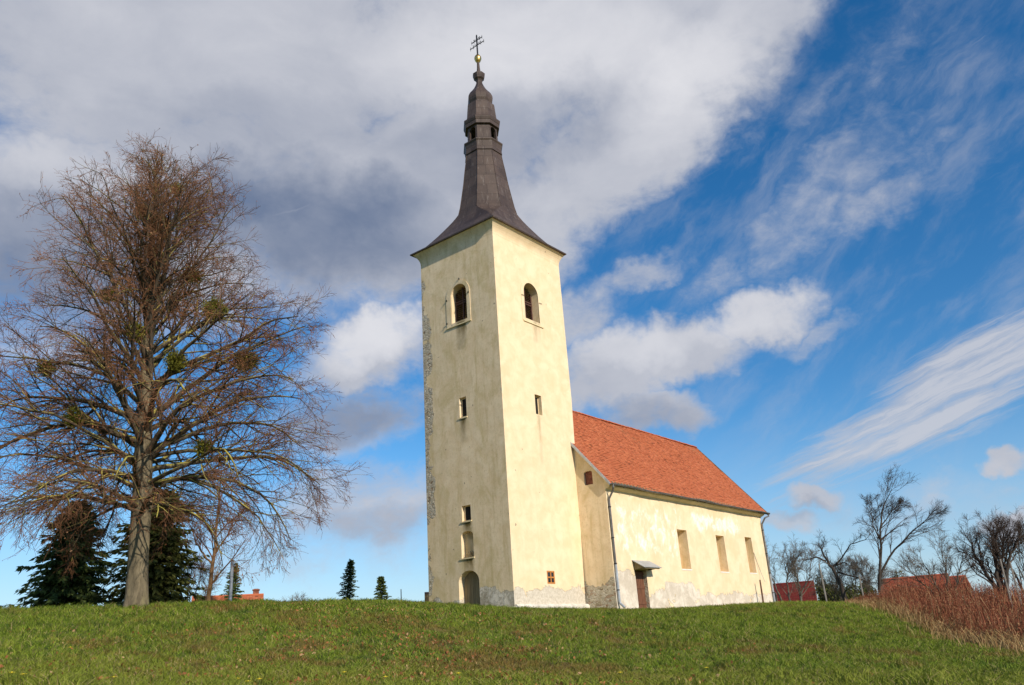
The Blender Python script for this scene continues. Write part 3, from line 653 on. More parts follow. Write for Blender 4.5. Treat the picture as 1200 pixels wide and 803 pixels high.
mb = MB(); mb.prism([(4.985, EY-.02, EZ-.12), (4.985, EY-.02, EZ+.05), (4.985, RY, RZ+.06), (4.985, RY, RZ-.12)], (.045, 0, 0)); mb.build('verge_board', M['galv'], church)
mb = MB(); mb.add([(22.82, EY, EZ-.12), (22.82, EY, EZ+.04), (23.39, RY, RZ+.05), (23.39, RY, RZ-.12), (22.86, EY, EZ-.12), (22.86, EY, EZ+.04), (23.43, RY, RZ+.05), (23.43, RY, RZ-.12)], [(0, 1, 2, 3), (7, 6, 5, 4), (1, 5, 6, 2), (0, 3, 7, 4), (0, 4, 5, 1), (3, 2, 6, 7)]); mb.build('verge_board', M['soffit'], church)
# gutter and downpipes
mb = MB(); rg = []
for i in range(25):
    x = 4.98+i*(22.92-4.98)/24; sag = .03*math.sin(i*.9)*math.sin(i*.37)
    o_ = [(math.cos(a), math.sin(a)) for a in np.linspace(math.pi, 2*math.pi, 9)]
    ring = [(x, EY-.075+c*.075, EZ-.02+sag+s*.075) for c, s in o_]+[(x, EY-.075+c*.066, EZ-.018+sag+s*.066) for c, s in o_[::-1]]
    rg.append(ring)
mb.loft(rg); gut = mb.build('gutter', M['gutter'], church)
for i in range(20): x = 5.3+i*.92; mb = MB(); mb.box(x, x+.03, EY-.16, EY+.02, EZ-.12, EZ-.095); mb.build('gutter_bracket', M['gutter'], gut)
def pipe(x, x2):
    mb = MB(); mb.tube([(x, EY-.075, EZ-.07), (x, EY-.075, EZ-.20), (x2, EY+.02, EZ-.34), (x2, NY0-.10, EZ-.66), (x2, NY0-.085, EZ-.80), (x2, NY0-.085, 1.7)], .05, 8)
    dp = mb.build('downpipe', M['gutter'], church, smooth=False)
    m2 = MB(); m2.tube([(x2, NY0-.085, 1.72), (x2, NY0-.085, .12), (x2+.02, NY0-.12, .03), (x2+.05, NY0-.3, -.14)], .058, 8)
    m2.build('lower_pipe', M['galv'], dp)
    for z in (4.3, 2.9, 1.75, .6):
        c = MB(); c.tube([(x2, NY0-.085, z), (x2, NY0-.085, z+.04)], .07, 8); c.box(x2-.01, x2+.01, NY0-.03, NY0+.05, z, z+.04); c.build('pipe_clamp', M['darkmetal'], dp)
pipe(5.20, 5.28); pipe(22.78, 22.36)
mb = MB(); mb.tube([(20.62, NY0-.02, 2.9), (20.72, NY0-.04, 2.55), (20.97, NY0-.10, 1.82), (20.9, NY0-.3, 1.2)], .014, 4); mb.build('cable', M['gutter'], church)

# ------------------------------------------------------------------ growing branches (numpy, level by level)
def nrmz(a): return a/np.maximum(np.linalg.norm(a, axis=-1, keepdims=True), 1e-9)
def tubes(P, Rd, sides):
    """P (n,m,3) centre lines, Rd (n,m) radii -> verts, quads"""
    n, m, _ = P.shape; T = np.gradient(P, axis=1); T = nrmz(T)
    ref = np.where(np.abs(T[:, :1, 2:3]) < .9, np.array([0, 0, 1.]), np.array([1., 0, 0])); a = nrmz(np.cross(T, np.broadcast_to(ref, T.shape))); b = np.cross(T, a)
    ang = 2*np.pi*np.arange(sides)/sides
    V = P[:, :, None, :]+Rd[:, :, None, None]*(a[:, :, None, :]*np.cos(ang)[None, None, :, None]+b[:, :, None, :]*np.sin(ang)[None, None, :, None])
    idx = np.arange(n*m*sides).reshape(n, m, sides); nx = np.roll(idx, -1, axis=2)
    F = np.stack([idx[:, :-1], nx[:, :-1], nx[:, 1:], idx[:, 1:]], -1).reshape(-1, 4)
    return V.reshape(-1, 3), F
def grow(S, D, L, R0, m, wob, grav, rs, end=.25):
    n = len(S); P = np.empty((n, m+1, 3)); P[:, 0] = S; d = nrmz(D.copy()); grav = np.broadcast_to(grav, (n,))
    for k in range(m):
        d = nrmz(d+rs.normal(0, wob, (n, 3))+np.stack([np.zeros(n), np.zeros(n), grav*(k+.5)/m*2], 1)/m)
        P[:, k+1] = P[:, k]+d*(L/m)[:, None]
    t = np.linspace(0, 1, m+1)[None]; Rd = R0[:, None]*(1-(1-end)*t)
    return P, Rd
def kids(P, Rd, L, per, t0, t1, a0, a1, lr, rr, rs, short=.6, flat=0., up=0., Lref=None):
    n, m, _ = P.shape; i = np.repeat(np.arange(n), per); N = len(i)
    t = t0+(t1-t0)*rs.rand(N)**.85; q = t*(m-1); k = np.minimum(q.astype(int), m-2); f = (q-k)[:, None]
    kp = np.ones(N, bool) if Lref is None else rs.rand(N) < np.clip(L[i]/Lref, .12, 1.); i, t, q, k, f = i[kp], t[kp], q[kp], k[kp], f[kp]; N = len(i)
    S = P[i, k]*(1-f)+P[i, k+1]*f; T = nrmz(P[i, k+1]-P[i, k])
    rv = rs.normal(0, 1, (N, 3)); rv[:, 2] *= (1-flat); side = nrmz(rv-(rv*T).sum(1)[:, None]*T)
    an = rs.uniform(R(a0), R(a1), N)[:, None]; D = T*np.cos(an)+side*np.sin(an); D[:, 2] += up
    Ln = L[i]*lr*(1-short*t)*rs.uniform(.65, 1.2, N); r = (Rd[i, k]*(1-f[:, 0])+Rd[i, k+1]*f[:, 0])*rr
    return S, D, Ln, r
def cat(parts):
    V, F, o = [], [], 0
    for v, f in parts: V.append(v); F.append(f+o); o += len(v)
    return np.concatenate(V), np.concatenate(F)
def specks(C, size, rs, asp=.5):
    n = len(C); a = nrmz(rs.normal(0, 1, (n, 3))); b = nrmz(np.cross(a, rs.normal(0, 1, (n, 3)))); s = (size*rs.uniform(.6, 1.4, n))[:, None]
    V = np.stack([C-a*s, C+b*s*asp, C+a*s, C-b*s*asp], 1).reshape(-1, 3); return V, np.arange(4*n).reshape(-1, 4)
def fr(az, d, lat, z, dep=0.):
    n = np.array([math.cos(R(az)), math.sin(R(az)), 0]); rt = np.array([n[1], -n[0], 0]); p = CAM+n*(d+dep)+rt*lat; p[2] = z; return p
def frd(az, lat, z, dep=0.):
    n = np.array([math.cos(R(az)), math.sin(R(az)), 0]); rt = np.array([n[1], -n[0], 0]); return n*dep+rt*lat+np.array([0, 0, z])

def bark(name, base, lichen=None, amt=.5):
    m, g, b = mat(name); o = g.obj(); n = g.noise(g.mapv(o, (1, 1, .35)), 4, 6, .65); n2 = g.noise(g.mapv(o, (1, 1, .2)), 16, 5, .7)
    c = g.mix(g.ss(n, .3, .7), tuple(q*.6 for q in base), tuple(q*1.35 for q in base)); c = g.mix(g.ss(n2, .45, .7, 0, .6), c, tuple(q*.4 for q in base))
    if lichen:
        N = g.sep(g.nrm()); top = g.ss(g.m('ADD', N[2], g.m('MULTIPLY', g.m('SUBTRACT', n, .5), 1.6)), .0, .6)
        c = g.mix(g.m('MULTIPLY', g.m('MULTIPLY', top, amt), g.ss(g.noise(o, 1.1, 3, .5), .38, .6)), c, lichen)
    g.l.new(c, b.inputs['Base Color']); b.inputs['Roughness'].default_value = .95
    g.l.new(g.bump(g.m('ADD', n2, g.m('MULTIPLY', n, .4)), .9, .03), b.inputs['Normal']); return m
def leafm(name, ca, cb, cc=None, tr=.25):
    m, g, b = mat(name); r = g.rand(); c = g.mix(r, ca, cb)
    if cc: c = g.mix(g.m('GREATER_THAN', g.m('FRACT', g.m('MULTIPLY', r, 37.)), .82), c, cc)
    g.l.new(c, b.inputs['Base Color']); b.inputs['Roughness'].default_value = .75; b.inputs['Specular IOR Level'].default_value = .2
    if tr:
        t = g.n.new('ShaderNodeBsdfTranslucent'); g.l.new(c, t.inputs[0]); mx = g.n.new('ShaderNodeMixShader'); mx.inputs[0].default_value = tr
        g.l.new(b.outputs[0], mx.inputs[1]); g.l.new(t.outputs[0], mx.inputs[2]); g.l.new(mx.outputs[0], g.n['Material Output'].inputs[0])
    return m
M['bark'] = bark('linden_bark', (.165, .135, .085), (.22, .21, .07), .35); M['limb'] = bark('lichened_limb_bark', (.085, .066, .045), (.42, .36, .07), .95)
M['twig'] = leafm('red_brown_twigs', (.125, .058, .030), (.24, .115, .055), None, 0); M['dryleaf'] = leafm('dry_brown_seed_bracts', (.20, .075, .032), (.38, .16, .07), (.46, .26, .14), .3)
M['mistle'] = leafm('mistletoe_leaves', (.11, .12, .015), (.30, .28, .045), None, .3)
M['greybark'] = bark('grey_bark', (.12, .105, .085), (.26, .23, .06), .5); M['darkbark'] = bark('dark_bark', (.06, .048, .038)); M['greytwig'] = leafm('grey_brown_twigs', (.10, .08, .06), (.20, .16, .12), None, 0)
M['darktwig'] = leafm('dark_twigs', (.045, .033, .028), (.10, .07, .052), None, 0)
M['needle'] = leafm('spruce_needles', (.034, .060, .014), (.11, .145, .034), None, .12); M['needle2'] = leafm('young_spruce_needles', (.042, .070, .017), (.13, .165, .042), None, .12)
M['oldneedle'] = leafm('olive_spruce_needles', (.040, .054, .012), (.13, .135, .03), None, .12)

# ------------------------------------------------------------------ the big linden
def linden():
    rs = np.random.RandomState(11); A0 = 63.5
    base = fr(A0, 30, .02, 0); base[2] = gz1(base[0], base[1])
    root = thing('linden_tree', 'huge leafless linden at the left with reddish twigs and green mistletoe balls', 'tree', tuple(base))
    gl = [(-.25, .00, .48), (.0, .00, .43), (.12, -.01, .39), (.4, -.02, .345), (1.2, -.05, .315), (2.4, -.10, .30), (3.4, -.13, .305), (4.6, -.20, .30), (6.0, -.29, .25), (7.6, -.36, .215), (9.4, -.46, .17), (11.4, -.56, .13), (13.2, -.64, .085), (14.8, -.72, .055), (16.2, -.78, .03), (17.3, -.81, .012)]
    zs = np.array([q[0] for q in gl]); P = np.array([base+frd(A0, q[1], q[0], .06*math.sin(q[0]*.7)) for q in gl]); Rr = np.array([q[2] for q in gl])
    zz = np.concatenate([np.linspace(-.25, 1, 8), np.linspace(1.3, 17.3, 50)]); PP = np.stack([np.interp(zz, zs, P[:, i]) for i in range(3)], 1); RR = np.interp(zz, zs, Rr)
    V, F = tubes(PP[None], RR[None], 18)
    c = np.repeat(PP, 18, 0); d = V-c; an = np.tile(2*np.pi*np.arange(18)/18, len(zz)); hh = V[:, 2]-base[2]
    fac = 1+.07*np.sin(an*5+hh*.5)+.05*np.sin(an*3-hh*1.1)+.22*np.clip(.5-hh, 0, 1)*np.sin(an*4+1); V = c+d*fac[:, None]
    tr = np_mesh('trunk', V, F, M['bark'], root, tuple(base)); tr.data.polygons.foreach_set('use_smooth', [True]*len(F))
    env = lambda z: .93*np.interp(z, [0, 1.2, 3, 6.2, 9.5, 12.5, 15, 16.6, 17.6], [4.3, 4.9, 5.3, 6.1, 6.0, 4.6, 2.9, 1.3, .3])
    n1 = 96; h = np.concatenate([3.0+13.6*(np.arange(n1-14)/(n1-14.))**1.0, rs.uniform(2.9, 5.2, 14)]); h += rs.normal(0, .12, n1); h = np.clip(h, 2.8, 15.9)
    az = np.arange(n1)*2.399+rs.normal(0, .25, n1)
    el = R(1)*np.interp(h, [2.8, 4, 6, 9, 12, 16], [12, 26, 42, 52, 60, 68])+rs.normal(0, .12, n1)
    L = env(np.minimum(h+np.interp(h, [3, 6, 12, 16], [.3, 2.0, 2.2, 1.]), 17.4))*np.interp(h, [3, 6, 12, 16], [1.05, 1.17, 1.28, 1.45])*rs.uniform(.78, 1.05, n1)
    S = np.stack([np.interp(h, zs, P[:, i]) for i in range(3)], 1); D = np.stack([np.cos(az)*np.cos(el), np.sin(az)*np.cos(el), np.sin(el)], 1)
    r0 = np.interp(h, [3, 6, 10, 14, 16.5], [.082, .105, .078, .038, .02])*rs.uniform(.75, 1.2, n1)
    gv = np.interp(h, [2.8, 5, 8, 12, 17], [-1.35, -1.15, -.55, -.12, .1])
    P1, R1 = grow(S, D, L, r0, 12, .10, gv, rs, .15)
    S, D, L2, r = kids(P1, R1, L, 16, .12, 1., 25, 58, .50, .52, rs, .5, .35, .04, 5.5); P2, R2 = grow(S, D, L2, np.maximum(r, .012), 7, .10, -.22, rs, .3)
    S, D, L3, r = kids(P2, R2, L2, 10, .15, 1., 22, 52, .52, .62, rs, .4, .1, 0., 1.5); L3 = np.maximum(L3, .34); P3, R3 = grow(S, D, L3, np.clip(r, .0065, .013), 4, .09, -.20, rs, .5)
    S, D, L4, r = kids(P3, R3, L3, 4, .2, 1., 22, 50, .60, .8, rs, .3, 0., 0., .7); L4 = np.maximum(L4, .26); P4, R4 = grow(S, D, L4, np.full(len(S), .0052), 2, .10, -.10, rs, .7)
    print('linden', len(P2), len(P3), len(P4))
    V, F = cat([tubes(P1, R1, 8), tubes(P2, R2, 5)]); np_mesh('limb', V, F, M['limb'], root, tuple(base))
    V, F = cat([tubes(P3, R3, 3), tubes(P4, R4, 3)]); np_mesh('twig', V, F, M['twig'], root, tuple(base))
    k = rs.rand(len(P4)) < .62; C = np.concatenate([P4[k][:, 2], P4[k][:, 1]]); C = C[rs.rand(len(C)) < .30]
    V, F = specks(C+rs.normal(0, .02, C.shape), .030, rs, .55); np_mesh('dry_bract', V, F, M['dryleaf'], root, tuple(base))
    # mistletoe balls sit where limbs fork
    for lat, z, dep, rr in [(-.55, 14.4, -.2, .42), (-1.1, 14.9, .1, .30), (.05, 15.9, .2, .26), (-.9, 9.9, -.9, .38), (-1.9, 11.2, -.3, .3), (1.6, 10.6, -.8, .45), (3.0, 8.9, -.6, .48), (.2, 8.5, -1.3, .42), (-2.6, 7.0, -1., .33), (.9, 12.7, .4, .3), (2.0, 5.4, -1.4, .32), (-3.4, 8.6, .5, .34)]:
        c = base+frd(A0, lat, z-.53, dep); alls = P2.reshape(-1, 3); c = alls[np.argmin(((alls-c)**2).sum(1))]
        n = int(420*(rr/.4)**2); dd = nrmz(rs.normal(0, 1, (n, 3))); Pm, Rm = grow(np.repeat(c[None], n, 0), dd, rr*rs.uniform(.6, 1.1, n), np.full(n, .007), 3, .2, -.1, rs, .6)
        v1 = tubes(Pm, Rm, 3); tips = np.concatenate([Pm[:, -1], Pm[:, -2], Pm[:, -1]]); v2 = specks(tips+rs.normal(0, .03, tips.shape), .045, rs, .35)
        V, F = cat([v1, v2]); np_mesh('mistletoe', V, F, M['mistle'], root, tuple(base))
linden()

# ------------------------------------------------------------------ spruces
def spruce(name, label, group, az, d, lat, top, wid, seed, mt, lean=0., nb=420, foot=None, power=.8, cat_='tree'):
    rs = np.random.RandomState(seed); base = fr(az, d, lat, 0); base[2] = gz1(base[0], base[1]) if foot is None else foot
    H = top-base[2]; root = thing(name, label, cat_, tuple(base), group)
    leanv = lambda z: frd(az, lean*(z/H)**2, 0)
    zt = np.linspace(-.2, H, 10); P = np.array([base+leanv(max(z, 0))+np.array([0, 0, z]) for z in zt]); V, F = tubes(P[None], np.interp(zt, [0, H], [H*.022, .01])[None], 8)
    np_mesh('trunk', V, F, M['darkbark'], root, tuple(base))
    u = (np.arange(nb)+rs.rand(nb))/nb; u = .04+.95*u**.92; zb = u*H; a = np.arange(nb)*2.399+rs.normal(0, .3, nb)
    rad = wid*(1-u)**power*rs.uniform(.45, 1.15, nb)*(1+.16*np.sin(a*2+seed)+.14*np.sin(u*23+seed*2+np.sin(a)*2))+.04
    S = base+np.stack([leanv(z) for z in zb])+np.stack([0*zb, 0*zb, zb], 1); el = np.interp(u, [0, .6, 1], [-.25, .0, .6])+rs.normal(0, .13, nb)
    D = np.stack([np.cos(a)*np.cos(el), np.sin(a)*np.cos(el), np.sin(el)], 1); m = 6
    Pb, Rb = grow(S, D, rad, np.full(nb, .012)*H/5, m, .06, -.15, rs, .3)
    V, F = tubes(Pb, Rb, 3); np_mesh('branch', V, F, M['darkbark'], root, tuple(base))
    per = 46; i = np.repeat(np.arange(nb), per); N = len(i); t = rs.rand(N)**.7*m; k = np.minimum(t.astype(int), m-1); f = (t-k)[:, None]
    C = Pb[i, k]*(1-f)+Pb[i, k+1]*f; T = nrmz(Pb[i, k+1]-Pb[i, k]); sd = nrmz(np.cross(T, np.array([0, 0, 1.])))*np.where(rs.rand(N) < .5, -1, 1)[:, None]
    dn = nrmz(T*.7+sd*rs.uniform(.2, 1, N)[:, None]+np.array([0, 0, -1.])*rs.uniform(-.1, .9, N)[:, None]); s = (rs.uniform(.5, 1.2, N)*wid*.11+.02)[:, None]
    wv = nrmz(np.cross(dn, rs.normal(0, 1, (N, 3))))*s*.17
    V = np.stack([C-wv*.6, C+dn*s*.55+wv, C+dn*s*1.15, C+dn*s*.5-wv], 1).reshape(-1, 3)
    np_mesh('foliage', V, np.arange(4*N).reshape(-1, 4), mt, root, tuple(base))
spruce('spruce_tree', 'broad dark spruce behind the linden, leftmost, clear of the linden trunk', 'spruces behind the linden', 66, 45, -1.0, 6.4, 2.45, 1, M['needle'], 0, 520, power=.66)
spruce('spruce_tree', 'wide dark spruce directly behind the linden trunk, rising above its neighbour', 'spruces behind the linden', 62.0, 43, -.45, 6.6, 2.45, 2, M['oldneedle'], 0, 560, power=.52)
spruce('spruce_tree', 'small dark spruce just behind the grey metal pole', 'small spruces on the skyline', 57.5, 55, -.40, 4.45, 1.0, 3, M['needle2'], .1, 250)
spruce('spruce_tree', 'taller narrow spruce with a bent tip alone on the skyline between linden and church', 'small spruces on the skyline', 50.5, 60, -.22, 4.95, .92, 4, M['needle2'], .32, 290, power=.62)
spruce('spruce_tree', 'short stubby spruce on the skyline nearest the church tower', 'small spruces on the skyline', 48.4, 60, .0, 3.72, .95, 5, M['needle2'], -.05, 250, power=.62)

# ------------------------------------------------------------------ bare trees and shrubs
def bare(name, label, cat_, az, d, stems, n2, n3, n4, seed, mb_, mt_, r0=.12, l2=.45, group=None, wind=0., up=.1, tw=.007, base_z=None, per_stem_len=True):
    """stems: list of polylines (lat, z) with z absolute, first point on the ground"""
    rs = np.random.RandomState(seed); b0 = fr(az, d, stems[0][0][0], 0); gzz = gz1(b0[0], b0[1]) if base_z is None else base_z; b0[2] = gzz
    root = thing(name, label, cat_, tuple(b0), group); PS, RS, LS = [], [], []
    for st in stems:
        la = np.array([q[0] for q in st]); z = np.array([q[1] for q in st]); dp = np.array([q[2] if len(q) > 2 else 0 for q in st]); s_ = np.linspace(0, 1, len(st)); ss = np.linspace(0, 1, 13)
        dep = np.interp(ss, s_, dp)+.05*np.sin(ss*7+seed); la, z = np.interp(ss, s_, la), np.interp(ss, s_, z)
        if st[0][1] is not None and abs(st[0][1]-gzz) < 1.2: z[0] = gzz-.15
        p = np.array([fr(az, d, a, b, c) for a, b, c in zip(la, z, dep)]); p[1:-1] += rs.normal(0, .03, (11, 3))
        PS.append(p); k = st[0][3] if len(st[0]) > 3 else 1.; RS.append(r0*k*(1-.85*ss)); LS.append(np.linalg.norm(p[-1]-p[0]))
    P1, R1, L1 = np.array(PS), np.array(RS), np.array(LS)
    V, F = tubes(P1, R1, 9); np_mesh('trunk', V, F, mb_, root, tuple(b0))
    wd = frd(az, wind, 0)
    S, D, L2, r = kids(P1, R1, L1, int(n2*1.35), .22, 1., 22, 55, l2*1.1, .5, rs, .55, .2, up); D = D+wd; P2, R2 = grow(S, D, L2*1.15, np.maximum(r, tw*1.6), 7, .09, .12, rs, .3)
    S, D, L3, r = kids(P2, R2, L2, n3+1, .15, 1., 22, 52, .55, .6, rs, .4, 0, up*.5); D = D+wd; P3, R3 = grow(S, D, L3, np.clip(r, tw*1.1, tw*2.2), 5, .09, .08, rs, .45)
    S, D, L4, r = kids(P3, R3, L3, n4, .15, 1., 22, 50, .65, .8, rs, .3, 0, 0); D = D+wd*.6; P4, R4 = grow(S, D, np.maximum(L4, .3), np.full(len(S), tw*.7), 3, .09, .05, rs, .7)
    V, F = cat([tubes(P2, R2, 4), tubes(P3, R3, 3), tubes(P4, R4, 3)]); np_mesh('branch', V, F, mt_, root, tuple(b0))
    return root
bare('bare_tree', 'tall slender leafless tree leaning right, left of the long red roof', 'tree', 17, 62,
     [[(.5, -.6), (.85, 1.4), (1.3, 3.2), (1.55, 4.6), (2.0, 6.0), (2.8, 7.1)], [(.8, 1.3, 0, .7), (1.7, 2.6), (3.2, 4.0), (4.2, 4.6), (4.9, 5.2)], [(1.4, 3.7, 0, .4), (1.1, 4.8), (1.2, 5.8), (1.5, 6.6)], [(1.5, 4.5, 0, .4), (2.3, 5.5, .3), (3.2, 6.3, .5)]],
     14, 8, 5, 21, M['darkbark'], M['darktwig'], .12, .36, wind=.18, up=.12, tw=.0075)
bare('bare_tree', 'dark leafless many stemmed tree rising behind the reddish thicket at the right edge', 'tree', 10.8, 50,
     [[(.75, -1.2), (.5, .2), (.1, 1.3), (-.1, 2.4)], [(.75, -1.2), (.85, .5), (.9, 1.6), (1.1, 2.7)], [(.8, -1.2), (1.3, .6), (1.7, 1.5), (2.2, 2.2)], [(.8, -.8), (1.0, .7, .4), (1.4, 1.7, .8), (1.6, 2.6, 1.)]],
     14, 8, 5, 22, M['darkbark'], M['darktwig'], .14, .42, up=.15, tw=.0075)
bare('bare_shrub', 'low grey leafless shrub between the slender tree and the many stemmed tree', 'shrub', 12.8, 56,
     [[(0, -1.), (-.4, .5), (-.9, 2.1)], [(0, -1.), (.3, .8), (.3, 2.6)], [(.1, -1.), (.9, .8), (1.5, 2.2)], [(0, -1.), (-.9, .4), (-1.9, 1.6)]], 12, 7, 4, 23, M['greybark'], M['greytwig'], .07, .5, up=.15, tw=.0075)
bare('bare_shrub', 'pale leafless shrub cut by the right edge of the picture', 'shrub', 8.6, 52,
     [[(0, -1.3), (-.3, .6), (-.8, 2.1)], [(0, -1.3), (.3, .8), (.6, 2.6)], [(.1, -1.3), (.9, .6), (1.7, 2.0)]], 12, 7, 4, 24, M['greybark'], M['greytwig'], .08, .5, up=.15, tw=.0075)
bare('orchard_tree', 'old leafless fruit tree with lichened limbs in front of the red wall beside the church', 'tree', 21, 70,
     [[(-1.6, -.6), (-1.9, 1.2), (-2.9, 2.4), (-3.6, 3.4)], [(-.9, -.6), (-.9, 1.4), (-.8, 2.6), (-.9, 4.0)], [(-.3, -.6), (.1, 1.2), (.9, 2.2), (1.2, 4.0)], [(-.3, -.4), (.0, 1.6), (-.2, 3.), (.3, 4.1)], [(-1.4, 0), (-1.9, 2.2), (-2.3, 4.2)]],
     13, 8, 5, 25, M['greybark'], M['greytwig'], .09, .42, up=.2, tw=.0085)
bare('snag_tree', 'broken dead tree with a splintered top and long arching limbs beside the orchard tree', 'tree', 19.4, 64,
     [[(1.1, -.6, 0, 1.5), (.95, 1.2), (.65, 2.3), (.25, 3.2), (.0, 4.1)], [(.6, 2.4, 0, .5), (1.4, 3.0), (2.1, 3.9), (3.2, 4.1), (3.9, 4.9)], [(.3, 2.9, 0, .5), (-.3, 3.2), (-1.1, 3.1), (-1.7, 2.4)], [(.9, 2.1, 0, .5), (1.8, 1.8), (2.8, 1.2), (4.0, 1.1), (4.6, 1.5)], [(.6, 2.5, 0, .4), (1.5, 2.7), (2.4, 2.1)]],
     7, 6, 4, 26, M['darkbark'], M['greytwig'], .13, .26, up=.15, tw=.0075)
bare('bare_shrub', 'tangled grey scrub around the foot of the broken dead tree', 'shrub', 18.9, 66,
     [[(.0, -.7), (-.3, .8), (-.7, 1.8)], [(0, -.7), (.4, .9), (.6, 2.2)], [(.9, -.7), (1.3, .8), (1.6, 2.2)], [(1.8, -.7), (2.2, .8), (2.4, 2.4)], [(3., -.7), (2.9, .6), (3.3, 1.9)], [(.5, -.7), (.2, .7), (.1, 2.3)], [(2.4, -.7), (2.2, 1.), (1.8, 2.6)]], 12, 7, 5, 27, M['greybark'], M['greytwig'], .05, .5, up=.2, tw=.0085)
bare('thin_tree', 'slim leafless tree with a sunlit orange-brown trunk right of the linden', 'tree', 58, 40,
     [[(-.93, .4), (-.88, 2.), (-.80, 3.6), (-.75, 5.2), (-.7, 7.)], [(-.85, 3.2, 0, .4), (-.2, 4.2), (.4, 5.5)], [(-.85, 2.8, 0, .4), (-1.6, 3.8), (-2.1, 5.2)]], 12, 7, 4, 28, bark('orange_bark', (.21, .125, .06)), M['twig'], .12, .30, up=.1, tw=.007)
bare('bare_shrub', 'thin leafless shrub growing between the wide spruce and the slim orange-trunked tree', 'shrub', 60, 44,
     [[(-.3, .4), (-.4, 2.0), (-.6, 3.2)], [(-.3, .4), (.0, 2.0), (.2, 3.)], [(.2, .4), (.5, 1.8), (.7, 2.7)]], 10, 7, 4, 29, M['darkbark'], M['twig'], .04, .45, up=.2, tw=.007)
bare('bare_shrub', 'tiny leafless bush poking over the grassy crest right of the far brick-red house', 'shrub', 53.9, 50,
     [[(0, .4), (-.1, 1.3), (-.3, 1.6)], [(0, .4), (.05, 1.3), (.1, 1.75)], [(0, .4), (.2, 1.3), (.35, 1.55)]], 6, 4, 3, 30, M['greybark'], M['greytwig'], .03, .45, up=.2, tw=.007)
# evergreen bushes in the far background
def bush(label, az, d, lat, z0, z1, wx, seed, ca=None):
    rs = np.random.RandomState(seed); base = fr(az, d, lat, 0); base[2] = min(gz1(base[0], base[1]), z0); root = thing('evergreen_bush', label, 'bush', tuple(base))
    n = 5200; cl = 26; cc = rs.normal(0, 1, (cl, 3)); cc = nrmz(cc)*rs.uniform(.2, .85, (cl, 1)); i = rs.randint(0, cl, n); q = cc[i]+nrmz(rs.normal(0, 1, (n, 3)))*rs.uniform(.15, .38, (n, 1))
    H = (z1-base[2])/2; n_ = np.array([math.cos(R(az)), math.sin(R(az)), 0]); rt = np.array([n_[1], -n_[0], 0])
    C = base+np.outer(q[:, 0]*wx, rt)+np.outer(q[:, 1]*wx*.6, n_)+np.outer(H*(1+q[:, 2]*.85), [0, 0, 1.])
    V, F = specks(C, .10, rs, .6); np_mesh('foliage', V, F, M['oldneedle'], root, tuple(base))
    mb = MB()
    for k in range(5): a = k*1.3; mb.tube([tuple(base+np.array([0, 0, -.2])), tuple(base+np.array([math.cos(a)*wx*.2, math.sin(a)*wx*.2, H*.7])), tuple(base+np.array([math.cos(a)*wx*.5, math.sin(a)*wx*.5, H*1.4]))], [.08, .06, .02], 5)
    mb.build('trunk', M['darkbark'], root)
bush('dark evergreen bush above the red wall, nearest the church corner', 21.5, 92, -2.2, -1, 3.4, 1.5, 41)
bush('olive evergreen bush above the right end of the red wall', 20.3, 92, 1.4, -1, 3.9, 1.9, 42)
bush('low dark hedge bush behind the broken dead tree', 18.6, 84, .3, -1, 2.5, 2.4, 43)
bush('round dark evergreen behind the long red roof', 16.5, 108, 2.5, -1, 4.7, 2.2, 44)
bush('small dark evergreen peeping over the left end of the long red roof', 17.2, 108, .2, -1, 4.2, 1.4, 45)

